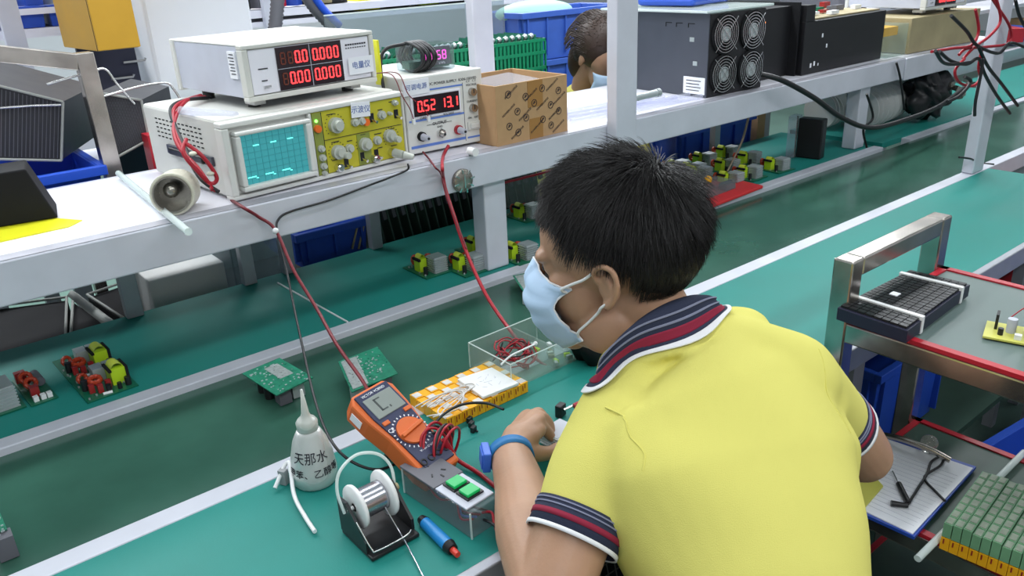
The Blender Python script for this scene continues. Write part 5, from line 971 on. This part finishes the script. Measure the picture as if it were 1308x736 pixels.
# head frame
HO = V((.691, .660, 1.071)); yaw_ = math.radians(33); pit = math.radians(10); rol = math.radians(3)
HR = Matrix.Rotation(yaw_, 3, 'Z') @ Matrix.Rotation(-pit, 3, 'X') @ Matrix.Rotation(rol, 3, 'Y')
def H(x, y, z): return HO+HR @ V((x, y, z))
WV = V((.93, -.35, -.05)).normalized()
LS, RS = V((.604, .580, .915)), V((.838, .487, .930)); LE, LW = V((.452, .530, .792)), V((.583, .762, .797)); RE, RW = V((1.000, .462, .752)), V((.84, .66, .785))
TS = [((.700, .612, .990), .060, .058), ((.712, .580, .960), .105, .074), ((.712, .547, .925), .160, .098), ((.688, .482, .862), .170, .116), ((.645, .407, .782), .131, .120), ((.592, .332, .680), .114, .120), ((.600, .265, .570), .170, .125), ((.59, .25, .47), .165, .12)]
def torso(mb, grow, n0=0, n=36):
    secs = []
    for i in range(n0, len(TS)):
        c, w_, d_ = TS[i]; a = V(TS[max(i-1, 0)][0]); b = V(TS[min(i+1, len(TS)-1)][0]); t_ = (b-a).normalized(); q = t_.cross(WV).normalized(); W2 = q.cross(t_).normalized(); secs.append((V(c), W2*(w_+grow), q*(d_+grow)))
    mb.loft(secs, n)
body = MB()
torso(body, -.022, 1)
limb(body, [H(0, -.015, -.02), H(0, -.035, -.075), V((.706, .604, .972))], (.054, .053, .050), 24)
limb(body, [V((.69, .60, .93)), LS], (.045, .045)); limb(body, [V((.73, .58, .93)), RS], (.045, .045))
# head volumes
e = lambda c, r_: body.ell(H(*c), r_, HR, 24, 16)
e((0, -.012, .050), (.077, .096, .088)); e((0, .035, .052), (.066, .056, .064)); e((0, .042, -.012), (.062, .050, .058)); e((0, .034, -.055), (.052, .050, .044)); e((0, .072, -.080), (.022, .020, .020))
for s_ in (-1, 1):
    e((s_*.038, .056, .004), (.023, .024, .022)); e((s_*.028, .080, .042), (.026, .013, .010)); e((s_*.050, .015, -.060), (.014, .035, .030))
for s_ in (-1, 1): e((s_*.035, .0715, .027), (.0135, .0125, .0130))
limb(body, [H(0, .088, .038), H(0, .103, .016), H(0, .112, .002)], (.008, .010, .012), 14); e((0, .096, -.036), (.022, .010, .012))
for s_ in (-1, 1):   # ears: lobe, shell and rolled rim
    x = s_*.079; H0 = H; H = lambda a_, b_, c_: H0(a_, b_*.86-.001, c_*.86+.003)
    body.ell(H(s_*.076, -.006, .004), (.008, .014, .022), HR, 14, 10)
    rim = [H(x, .010, .012), H(s_*.086, .010, .030), H(s_*.090, -.004, .038), H(s_*.092, -.018, .030), H(s_*.091, -.021, .010), H(s_*.087, -.012, -.010), H(s_*.081, -.001, -.022), H(s_*.077, .004, -.020)]
    limb(body, rim, (.0035, .0036, .0042, .0042, .0042, .0042, .0060, .004), 10)
    limb(body, [H(s_*.083, -.004, .022), H(s_*.085, -.010, .008), H(s_*.082, -.004, -.006)], (.0034, .0036, .003), 8)
    H = H0
# arms
limb(body, [LS, LS*.5+LE*.5+V((-.004, 0, 0)), LE], (.052, .046, .043), 22)
limb(body, [LE, LE*.62+LW*.38+V((-.004, 0, .004)), LE*.3+LW*.7, LW], (.044, .044, .035, .0275), 22)
limb(body, [RS, RS*.5+RE*.5+V((.004, 0, 0)), RE], (.052, .046, .040), 22); limb(body, [RE, RE*.6+RW*.4, RW], (.040, .038, .026), 20)
# left hand: palm, four curled fingers, thumb from the side of the palm
kn = [V((.648, .779, .800)), V((.662, .796, .804)), V((.670, .813, .800)), V((.670, .829, .793))]
for k_, r_ in zip(kn, (.0135, .0135, .013, .012)): limb(body, [LW+(k_-kn[1])*.45+V((.004, .004, 0)), LW*.45+k_*.55+V((-.002, .0, .004)), k_], (.019, .0165, r_), 14, ((0, 0, 1), .85))
body.ell((LW+kn[1])*.5+V((.0, .004, .002)), (.030, .028, .016), None)
hs_ = V((-.008, .005, 0)); fing = [[kn[0], V((.672, .783, .795)), V((.684, .783, .779)), V((.690, .782, .768))], [kn[1], V((.686, .798, .799)), V((.698, .797, .781)), V((.696, .791, .769))], [kn[2], V((.694, .814, .796)), V((.702, .810, .778)), V((.696, .803, .765))], [kn[3], V((.688, .833, .788)), V((.694, .828, .772)), V((.690, .820, .761))]]
for f_, r_ in zip(fing, (.0090, .0092, .0088, .0078)): limb(body, [f_[0]]+[q_+hs_ for q_ in f_[1:]], (r_*1.12, r_*1.05, r_, r_*.82), 12)
limb(body, [LW+V((.022, -.002, -.006)), V((.626, .757, .781)), V((.650, .757, .771)), V((.674, .766, .765))], (.016, .0130, .0105, .0080), 12)
# right hand (rests on the bench, mostly hidden by the trunk)
limb(body, [RW, V((.83, .70, .788))], (.030, .034), 16, ((0, 0, 1), .55))
for k in range(4): a = V((.805+k*.018, .728+k*.004, .784)); limb(body, [a, a+V((-.012, .025, -.004)), a+V((-.022, .040, -.014))], (.0088, .0082, .007), 10)
limb(body, [V((.815, .69, .782)), V((.79, .70, .776)), V((.775, .715, .768))], (.011, .010, .008), 10)
bmesh_ = fuse(body, .0028, 5, .5)
mobj('body', bmesh_, 'skin', man)
# eye and brow on the visible side, both sides built
for s_ in (-1, 1):
    o = MB().ell(H(s_*.0285, .0760, .025), (.0100, .0100, .0100), HR).build('eye', 'eye', man)
    MB().ell(H(s_*.031, .0845, .025), (.0045, .003, .0045), HR).build('iris', 'hair', o)
    b_ = MB(); b_.tube([H(s_*.014, .0925, .038), H(s_*.030, .0920, .044), H(s_*.048, .078, .041)], .0022, 6); b_.build('eyebrow', 'brow', man)
    b_ = MB(); b_.tube([H(s_*.018, .0855, .030), H(s_*.030, .0875, .0325), H(s_*.043, .078, .028)], .0014, 6); b_.build('upper_eyelid', 'brow', man)
bvb = BVHTree.FromPolygons([tuple(v_.co) for v_ in bmesh_.vertices], [tuple(p_.vertices) for p_ in bmesh_.polygons])
def push(p, g=.003):
    h, n_, i_, d_ = bvb.find_nearest(p)
    return h+n_*g if (p-h).dot(n_) < g else p
# mask: curved sheet over nose, cheeks and chin with pleats
mk = MB(); vs = []; nu, nv = 29, 25
for j in range(nv):
    v = j/(nv-1)          # 0 top (nose bridge) .. 1 under chin
    for i in range(nu):
        u = -1+2*i/(nu-1); au = abs(u)
        zt = .024-.022*au**1.2; zb = -.094+.030*au**1.5; z = zt+(zb-zt)*v
        yc = np.interp(v, [0, .12, .3, .55, .8, 1], [.100, .118, .127, .122, .112, .086]); xs = np.interp(v, [0, .3, .6, 1], [.060, .066, .064, .050])
        x = xs*math.sin(u*math.pi/2*.93); y = yc-(.062 if v < .8 else .055)*(1-math.cos(u*math.pi/2*.93))
        y += .0016*math.sin(v*math.pi*7)*(1-au**3)-.006*max(0, (.12-v)/.12)*math.exp(-(u/.3)**2)*0
        vs.append(push(H(x, y, z)))
fs = [(j*nu+i, j*nu+i+1, (j+1)*nu+i+1, (j+1)*nu+i) for j in range(nv-1) for i in range(nu-1)]
mk.put(vs, fs, True); mo = mk.build('face_mask', 'mask', man); so = mo.modifiers.new('s', 'SOLIDIFY'); so.thickness = .0012; so.offset = 1
b_ = MB(); b_.tube([vs[i]+V((0, 0, .0006)) for i in range(0, nu, 2)], .0014, 6, False); b_.tube([vs[i+nu*(nv-1)] for i in range(0, nu, 2)], .0013, 6, False)
for i in (0, nu-1): b_.tube([vs[j*nu+i] for j in range(0, nv, 2)], .0014, 6, False)
b_.build('mask_edge', 'whiteknit', mo)
for s_, i in ((-1, 0), (1, nu-1)):
    MB().tube([vs[i+nu]]+[push(q_, .002) for q_ in (H(s_*.070, .055, .006), H(s_*.072, .040, .012), H(s_*.078, .024, .018), H(s_*.080, .010, .026))]+[H(s_*.085, -.002, .034)], .0019, 7).build('ear_loop', 'white', mo)
    MB().tube([vs[nu*(nv-2)+i]]+[push(q_, .002) for q_ in (H(s_*.064, .045, -.052), H(s_*.068, .030, -.040), H(s_*.074, .014, -.026), H(s_*.080, .002, -.016))]+[H(s_*.084, -.010, -.008)], .0019, 7).build('ear_loop', 'white', mo)
# hair: scalp cap and combed strands
def scalp(th, ph):   # th azimuth (0 = forward), ph from crown
    return V((.079*math.sin(ph)*math.sin(th), -.012+.099*math.sin(ph)*math.cos(th)+(.0 if math.cos(th) < 0 else -.004*math.cos(th)), .050+.090*math.cos(ph)))
def phmax(th):       # hairline: low at the nape, high at the forehead, above the ears at the sides
    c_ = math.cos(th)
    return np.interp(c_, [-1, -.75, -.35, -.05, .15, .35, .6, 1], [2.50, 2.48, 2.30, 1.62, 1.50, 1.40, 1.08, .98])
cap = MB(); vs = []; nth, nph = 64, 22
for j in range(nph+1):
    for i in range(nth):
        th = 2*math.pi*i/nth; ph = max(1e-3, phmax(th)*j/nph); p = scalp(th, ph); n_ = V((p.x/.079**2, (p.y+.012)/.099**2, (p.z-.045)/.09**2)).normalized()
        k = 1-max(0, (j/nph-.86)/.14); vs.append(H(*(p+n_*(.0065*k+.0004))))
cap.put(vs, [(j*nth+i, j*nth+(i+1) % nth, (j+1)*nth+(i+1) % nth, (j+1)*nth+i) for j in range(nph) for i in range(nth)], True)
cap.build('hair_scalp', 'hairbase', man)
def strands(n, seed, lenf, rad):
    g = np.random.default_rng(seed); V_ = []; F_ = []; crown = V((.004, -.062, .118))
    for q in range(n):
        th = g.random()*2*math.pi; pm = phmax(th); ph = math.acos(1-g.random()*(1-math.cos(pm)))
        p = scalp(th, ph); nrm = V((p.x/.079**2, (p.y+.012)/.099**2, (p.z-.045)/.09**2)).normalized()
        dirv = p-crown; dirv -= nrm*dirv.dot(nrm); dl = dirv.length; dirv = dirv.normalized() if dl > 1e-4 else V((1, 0, 0))
        clump = .35*math.sin(th*17+ph*6)+.25*math.sin(th*31-ph*9)
        side = nrm.cross(dirv); dirv = (dirv+side*(.25+.35*clump+.18*(g.random()-.5))+V((g.random()-.5, g.random()-.5, g.random()-.5))*.22).normalized()
        L = lenf*(.75+.5*g.random())*np.interp(ph, [0, .8, 1.3, 1.7, 2.5], [1, 1.0, .80, .52, .34])
        if p.y > .03 and ph > .6: L *= .70
        lift = np.interp(ph, [0, .5, 1.0, 1.5, 2.1], [.60, .48, .32, .20, .14])*(.8+.5*g.random())+(.25 if dl < .03 else 0)
        grav = np.interp(ph, [0, 1, 1.6, 2.1], [.15, .55, .5, .2])
        pts = []
        for k in range(5):
            t_ = k/4; o_ = p+dirv*L*t_*(1-.12*t_)+nrm*(L*lift*(t_-.45*t_*t_)+.003)+V((0, 0, -1))*L*grav*.30*t_*t_
            dd = V(((o_.x)/.084, (o_.y+.012)/.104, (o_.z-.045)/.096)); 
            if dd.length < 1 and o_.z > -.02: o_ = V((0, -.012, .045))+(o_-V((0, -.012, .045)))/max(dd.length, .6)
            pts.append(H(*o_))
        ax = (pts[-1]-pts[0]).normalized(); u = ax.cross(V((.3, .2, 1))).normalized(); w2 = ax.cross(u); b0 = len(V_)
        for k, pp in enumerate(pts):
            r_ = rad*(1-.8*(k/4)**1.5)
            for m_ in range(3): a_ = m_*2.0944; V_.append(tuple(pp+(u*math.cos(a_)+w2*math.sin(a_))*r_))
        F_ += [(b0+k*3+m_, b0+k*3+(m_+1) % 3, b0+k*3+3+(m_+1) % 3, b0+k*3+3+m_) for k in range(4) for m_ in range(3)]
    return V_, F_
Vs, Fs = strands(17000, 5, .045, .00050)
h_ = MB(); h_.v = Vs; h_.f = Fs; h_.mi = [0]*len(Fs); h_.sm = [True]*len(Fs); ho = h_.build('hair', 'hair', man); ho['kind'] = 'stuff'
# shirt
sh = MB(); torso(sh, .004, 1)
sh.loft([(V((.700, .612, .982)), V(WV)*.066, V((.1, .25, -.3)).normalized()*.060), (V((.712, .580, .958)), V(WV)*.108, V((.1, .3, -.3)).normalized()*.074)], 30)
limb(sh, [V((.690, .575, .940)), LS*.35+V((.690, .575, .940))*.65+V((0, 0, .0)), LS+V((.006, 0, .006))], (.056, .058, .058), 24); limb(sh, [V((.735, .565, .965)), V((.735, .565, .965))*.65+RS*.35+V((0, 0, .004)), RS+V((-.012, 0, .004))], (.060, .062, .062), 24)
dL = (LE-LS).normalized(); dR = (RE-RS).normalized(); LH = LS+dL*.118; RH = RS+dR*.125
def sleeve(mb, S0, Hm, r0_, r1_):
    d = (Hm-S0).normalized(); u = d.cross(V((0, 0, 1))).normalized(); v = d.cross(u); secs = []
    for t_ in (-.25, 0, .25, .5, .75, 1): r_ = np.interp(t_, [-.25, 0, .4, 1], [r0_*.75, r0_, r0_*.98, r1_]); secs.append((S0+(Hm-S0)*t_, u*r_, v*r_*1.0))
    mb.loft(secs, 28); return u, v, d
uL, vL, _ = sleeve(sh, LS, LH, .058, .0535); uR, vR, _ = sleeve(sh, RS, RH, .056, .050)
bc_ = D(868, 442, 1.035); sh.ell(bc_, (.085, .050, .036), Matrix.Rotation(-.35, 3, 'Z'), 24, 16); sh.ell(D(935, 425, 1.05), (.06, .045, .030), None, 20, 14); sh.ell(D(812, 472, .985), (.045, .04, .025), None, 20, 14)
sm = fuse(sh, .0055, 12, .5)
# cloth folds
co = np.empty(len(sm.vertices)*3); sm.vertices.foreach_get('co', co); co = co.reshape(-1, 3); no = np.array([v.normal[:] for v in sm.vertices])
def fold(p0, p1, width, amp, ph=0):     # ridge along the segment p0-p1
    p0 = np.array(p0); p1 = np.array(p1); d = p1-p0; L = np.linalg.norm(d); d = d/L; t_ = np.clip((co-p0)@d/L, 0, 1); q = co-(p0+np.outer(t_*L, d)); r2 = (q**2).sum(1); taper = np.sin(np.pi*np.clip(t_, .05, .95))
    return amp*taper*np.exp(-r2/width**2)
disp = np.zeros(len(co))
for p0, p1, w_, a_ in (((.62,.53,.99),(.60,.42,.80),.016,.006), ((.60,.50,.97),(.60,.44,.86),.012,-.005), ((.80,.48,.96),(.74,.33,.74),.022,.006), ((.76,.50,.98),(.68,.33,.77),.018,-.005), ((.70,.50,1.0),(.62,.34,.80),.02,.005), ((.86,.44,.93),(.80,.34,.76),.018,.006), ((.83,.43,.93),(.76,.34,.76),.014,-.006), ((.575,.50,.93),(.575,.45,.82),.012,-.007), ((.56,.52,.92),(.53,.49,.84),.010,.005), ((.66,.42,.93),(.56,.30,.72),.02,.005), ((.60,.55,.99),(.53,.50,.90),.012,.004), ((.84,.42,.87),(.80,.33,.68),.013,-.006)):
    disp += 1.7*fold(p0, p1, w_, a_)
disp += .0024*np.sin(co[:, 0]*38+co[:, 2]*22+co[:, 1]*15)*np.sin(co[:, 2]*17-co[:, 0]*9)
co = co+no*disp[:, None]; sm.vertices.foreach_set('co', co.reshape(-1)); sm.update()
so_ = mobj('polo_shirt', sm, 'shirt', man)
# seams
def ringsec(mb, c, u, v, r_, hgt, d, th=.0022, n=40):
    vs = []
    for rr, hh in ((r_, 0), (r_+th, 0), (r_+th, hgt), (r_, hgt)): vs += [c+d*hh+(u*math.cos(2*math.pi*k/n)+v*math.sin(2*math.pi*k/n))*rr for k in range(n)]
    mb.put(vs, [(j*n+k, ((j+1) % 4)*n+k, ((j+1) % 4)*n+(k+1) % n, j*n+(k+1) % n) for j in range(4) for k in range(n)], True)
for c, u, v, d, r_ in ((LH, uL, vL, dL, .0520), (RH, uR, vR, dR, .0485)):
    cu = MB(); ringsec(cu, c-d*.010, u, v, r_, .034, d); co_ = cu.build('sleeve_cuff', 'navyknit', so_)
    for o0, w_, m_ in ((-.001, .0016, 'greyknit'), (.004, .0016, 'greyknit'), (.011, .0065, 'redknit'), (.0262, .0050, 'whiteknit')):
        q = MB(); ringsec(q, c-d*.010+d*(o0+.004), u, v, r_+.0012 if m_ != 'whiteknit' else r_+.0014, w_, d); q.build('cuff_stripe', m_, so_)
# collar: band standing round the neck and falling onto the shirt
bvs = BVHTree.FromPolygons([tuple(c_) for c_ in co], [tuple(p.vertices) for p in sm.polygons])
inn = [D(802, 472, 1.03), D(784, 470, .985), D(777, 456, .955), D(786, 440, .945), D(803, 421, .940), D(824, 404, .942), D(850, 390, .952), D(880, 379, .970), D(900, 378, .995), D(903, 384, 1.03), D(885, 410, 1.06), D(860, 440, 1.075)]
inn, _ = spline(inn, None, 6)
cc_ = sum(inn, V())/len(inn)
def collar_pt(i, k, grow=0.):
    p = inn[i]; out_ = (p-cc_); out_.z = 0; out_.normalize(); dn = V((0, 0, -1))
    o_ = p+out_*.040*k+dn*(.006*k+.020*k*k)-V((0, 0, 1))*0
    h, n_, *_r = bvs.find_nearest(o_)
    if k > .35: o_ = o_.lerp(h+n_*.0045, min(1, (k-.35)/.4))
    return o_+(out_*.6+V((0, 0, .8)))*grow
KS = [-.05+1.15*j/22 for j in range(23)]
grid = np.array([[collar_pt(i, k)[:] for k in KS] for i in range(len(inn))])
for _ in range(10): grid[1:-1, 6:] = .25*grid[:-2, 6:]+.5*grid[1:-1, 6:]+.25*grid[2:, 6:]
def gp(i, k, grow):
    u = min(max((k+.05)/1.15*22, 0), 21.999); j = int(u); p = V(grid[i, j])*(1-u+j)+V(grid[i, j+1])*(u-j); out_ = (p-cc_); out_.z = 0; out_.normalize(); return p+(out_*.6+V((0, 0, .8)))*grow
def collar_band(k0, k1, m_, par, grow=.0, name='collar_stripe'):
    vs = []; st = 6; n = len(inn)
    for i in range(n):
        for j in range(st+1): vs.append(gp(i, k0+(k1-k0)*j/st, grow))
    q = MB().put(vs, [(i*(st+1)+j, i*(st+1)+j+1, (i+1)*(st+1)+j+1, (i+1)*(st+1)+j) for i in range(n-1) for j in range(st)], True).build(name, m_, par); s2 = q.modifiers.new('s', 'SOLIDIFY'); s2.thickness = .0022; s2.offset = 0; return q
cl = collar_band(-.05, 1.0, 'navyknit', so_, 0, 'collar')
for k0, k1, m_ in ((.36, .39, 'greyknit'), (.48, .51, 'greyknit'), (.58, .74, 'redknit'), (.88, 1.04, 'whiteknit')): collar_band(k0, k1, m_, so_, .0018)
# seam lines on the back: armhole seams
def surf_line(pts, name, r_=.0011):
    from mathutils.bvhtree import BVHTree
    bv = BVHTree.FromPolygons([tuple(c_) for c_ in co], [tuple(p.vertices) for p in sm.polygons]); ps, _ = spline([V(p) for p in pts], None, 5); out_ = [bv.find_nearest(p)[0] for p in ps]; MB().tube(out_, r_, 6, False).build(name, 'shirt', so_)
surf_line([D(762, 502, .90), D(792, 528, .87), D(812, 560, .85), D(818, 600, .86)], 'seam'); surf_line([D(1052, 440, .98), D(1060, 500, .96), D(1072, 560, .96)], 'seam')
# watch
wd_ = (LW-(LE*.3+LW*.7)).normalized(); wc = LW-wd_*.004; wu = wd_.cross(V((0, 0, 1))).normalized(); wv = wd_.cross(wu)
q = MB(); vs = []; n = 36
for rr, hh in ((.0270, -.009), (.0300, -.009), (.0300, .009), (.0270, .009)): vs += [wc+wd_*hh+(wu*math.cos(2*math.pi*k/n)*1.08+wv*math.sin(2*math.pi*k/n)*1.0)*rr for k in range(n)]
q.put(vs, [(j*n+k, ((j+1) % 4)*n+k, ((j+1) % 4)*n+(k+1) % n, j*n+(k+1) % n) for j in range(4) for k in range(n)], True)
wt = tag(thing('wristwatch', None, None), 'blue rubber wristwatch on the left wrist of the man in yellow', 'watch'); q.build('strap', 'watch', wt)
sd = (V((-1, .35, .1))-wd_*V((-1, .35, .1)).dot(wd_)).normalized(); q = MB(); rot = Matrix((sd, wd_, sd.cross(wd_))).transposed(); q.T = Matrix.Translation(wc+sd*.036) @ rot.to_4x4(); q.box((0, 0, 0), (.011, .032, .030)); q.box((.006, 0, 0), (.003, .026, .024)); q.build('watch_case', 'watch2', wt, .003)
q = MB(); q.T = Matrix.Translation(wc+sd*.036) @ rot.to_4x4(); q.cyl((0, .016, .004), (0, .019, .004), .0025).build('watch_button', 'watch', wt)
# the wire and tweezers he holds
t = thing('tweezers', 'grey metal probe pinched between the fingers beside the small heatsink', 'tool'); MB().cyl(V((.684, .778, .7665)), V((.735, .772, .757)), .0030, .0022).build('shaft', 'silver', t); MB().cyl(V((.700, .776, .7635)), V((.722, .7735, .759)), .0042).build('grip', 'greyside', t)
# trousers and stool
q = MB(); limb(q, [V((.60, .27, .58)), V((.60, .25, .50))], (.15, .155), 24); limb(q, [V((.53, .27, .52)), V((.52, .58, .56)), V((.52, .70, .52))], (.085, .072, .06), 18); limb(q, [V((.69, .26, .52)), V((.78, .54, .56)), V((.80, .68, .52))], (.085, .072, .06), 18); limb(q, [V((.52, .70, .52)), V((.52, .66, .10))], (.06, .042), 16); limb(q, [V((.80, .68, .52)), V((.80, .66, .10))], (.06, .042), 16)
mobj('trousers', fuse(q, .009, 6), 'trouser', man)
for x in (.52, .80): MB().ell((x, .70, .045), (.042, .11, .045)).build('shoe', 'black', man, .0)
t = thing('mesh_chair', 'black mesh-backed work chair under the man in yellow', 'chair', (.58, .26, 0))
MB().bb(-.2, .2, -.2, .2, .38, .43).build('seat', 'chair', t, .02); MB().cyl((0, 0, .06), (0, 0, .38), .025).build('column', 'chair', t)
for k in range(5): a_ = k*1.2566; MB().tube([(0, 0, .07), (.25*math.cos(a_), .25*math.sin(a_), .03)], .016, 8, False).build('leg', 'chair', t)
a = P(772, 712, z=.66); bk_ = thing('wire_basket', 'black wire mesh panel visible under the left sleeve', 'mesh'); bq = P(792, 722, z=.56); bk_.location = (bq.x-.49, bq.y-.42+.03, 0); g = MB(); 
for k in range(12): g.tube([V((.40+.016*k, .40, .52)), V((.40+.016*k, .44, .66))], .0012, 4, False)
for k in range(9): g.tube([V((.40, .40+.005*k, .52+.0175*k)), V((.58, .40+.005*k, .52+.0175*k))], .0012, 4, False)
g.build('wires', 'ductdark', bk_)['kind'] = 'stuff'; MB().bb(.37, .61, .455, .475, .40, .67).build('backing', 'black', bk_)
# woman across the rack
w_ = thing('person', 'woman with brown hair and blue mask working beyond the shelf behind the white post', 'person')
WO = D(768, 76, 2.75); WR = Matrix.Rotation(math.radians(-192), 3, 'Z') @ Matrix.Rotation(-.45, 3, 'X')
def HW(x, y, z): return WO+WR @ V((x, y, z))
b_ = MB(); ee = lambda c, r_: b_.ell(HW(*c), r_, WR, 20, 14)
ee((0, -.012, .045), (.076, .095, .085)); ee((0, .035, .03), (.064, .056, .07)); ee((0, .04, -.04), (.054, .05, .055)); ee((0, .068, -.085), (.022, .02, .02)); ee((.077, -.006, .005), (.008, .014, .028)); ee((-.077, -.006, .005), (.008, .014, .028))
limb(b_, [HW(0, .088, .02), HW(0, .112, -.012)], (.008, .011)); limb(b_, [HW(0, -.02, -.03), HW(0, -.05, -.12), WO+V((.06, .14, -.20))], (.05, .05, .06))
for s_, x in ((1, .12), (-1, -.12)): limb(b_, [WO+V((.06+x*.9, .16, -.26)), WO+V((.06+x*1.5, .10, -.44)), WO+V((.0+x*.7, -.03, -.37))], (.045, .04, .028)); limb(b_, [WO+V((.0+x*.7, -.03, -.37)), WO+V((x*.6, -.08, -.375))], (.026, .02))
mobj('body', fuse(b_, .006, 4), 'skin', w_)
q = MB(); limb(q, [WO+V((.06, .12, -.22)), WO+V((.09, .22, -.42)), WO+V((.09, .25, -.62))], (.14, .16, .17), 24); limb(q, [WO+V((-.08, .13, -.24)), WO+V((-.12, .04, -.37))], (.065, .055)); limb(q, [WO+V((.20, .13, -.24)), WO+V((.24, .04, -.37))], (.065, .055)); mobj('jacket', fuse(q, .01, 5), 'shirt', w_)
q = MB(); q.ell(HW(0, -.022, .055), (.090, .100, .095), WR, 26, 18); q.ell(HW(0, -.08, -.03), (.075, .05, .10), WR, 20, 14); q.ell(HW(.055, -.045, .03), (.03, .04, .06), WR); q.ell(HW(-.055, -.045, .03), (.03, .04, .06), WR)
mobj('hair', fuse(q, .006, 3), 'hair2', w_)
g2 = np.random.default_rng(9); q = MB()
for k in range(900):
    a_ = g2.random()*2*math.pi; c_ = g2.random()*1.9; p = V((.091*math.sin(c_)*math.sin(a_), -.022+.101*math.sin(c_)*math.cos(a_), .055+.096*math.cos(c_)))
    if p.y > .045 and p.z < .08: continue
    q.tube([HW(*p), HW(*(p*1.02+V((0, -.03, -.01)))), HW(*(p*1.0+V((0, -.055, -.045))))], .0012, 3, False)
o = q.build('hair_strands', 'hair2', w_); o['kind'] = 'stuff'
vs = []; nu, nv = 15, 11
for j in range(nv):
    v = j/(nv-1)
    for i in range(nu):
        u = -1+2*i/(nu-1); vs.append(HW(.064*math.sin(u*1.45), np.interp(v, [0, .3, .7, 1], [.108, .125, .118, .088])-.06*(1-math.cos(u*1.45)), .006-.015*abs(u)-v*(.10-.02*abs(u))))
q = MB().put(vs, [(j*nu+i, j*nu+i+1, (j+1)*nu+i+1, (j+1)*nu+i) for j in range(nv-1) for i in range(nu-1)], True).build('face_mask', 'mask', w_); q.modifiers.new('s', 'SOLIDIFY').thickness = .002
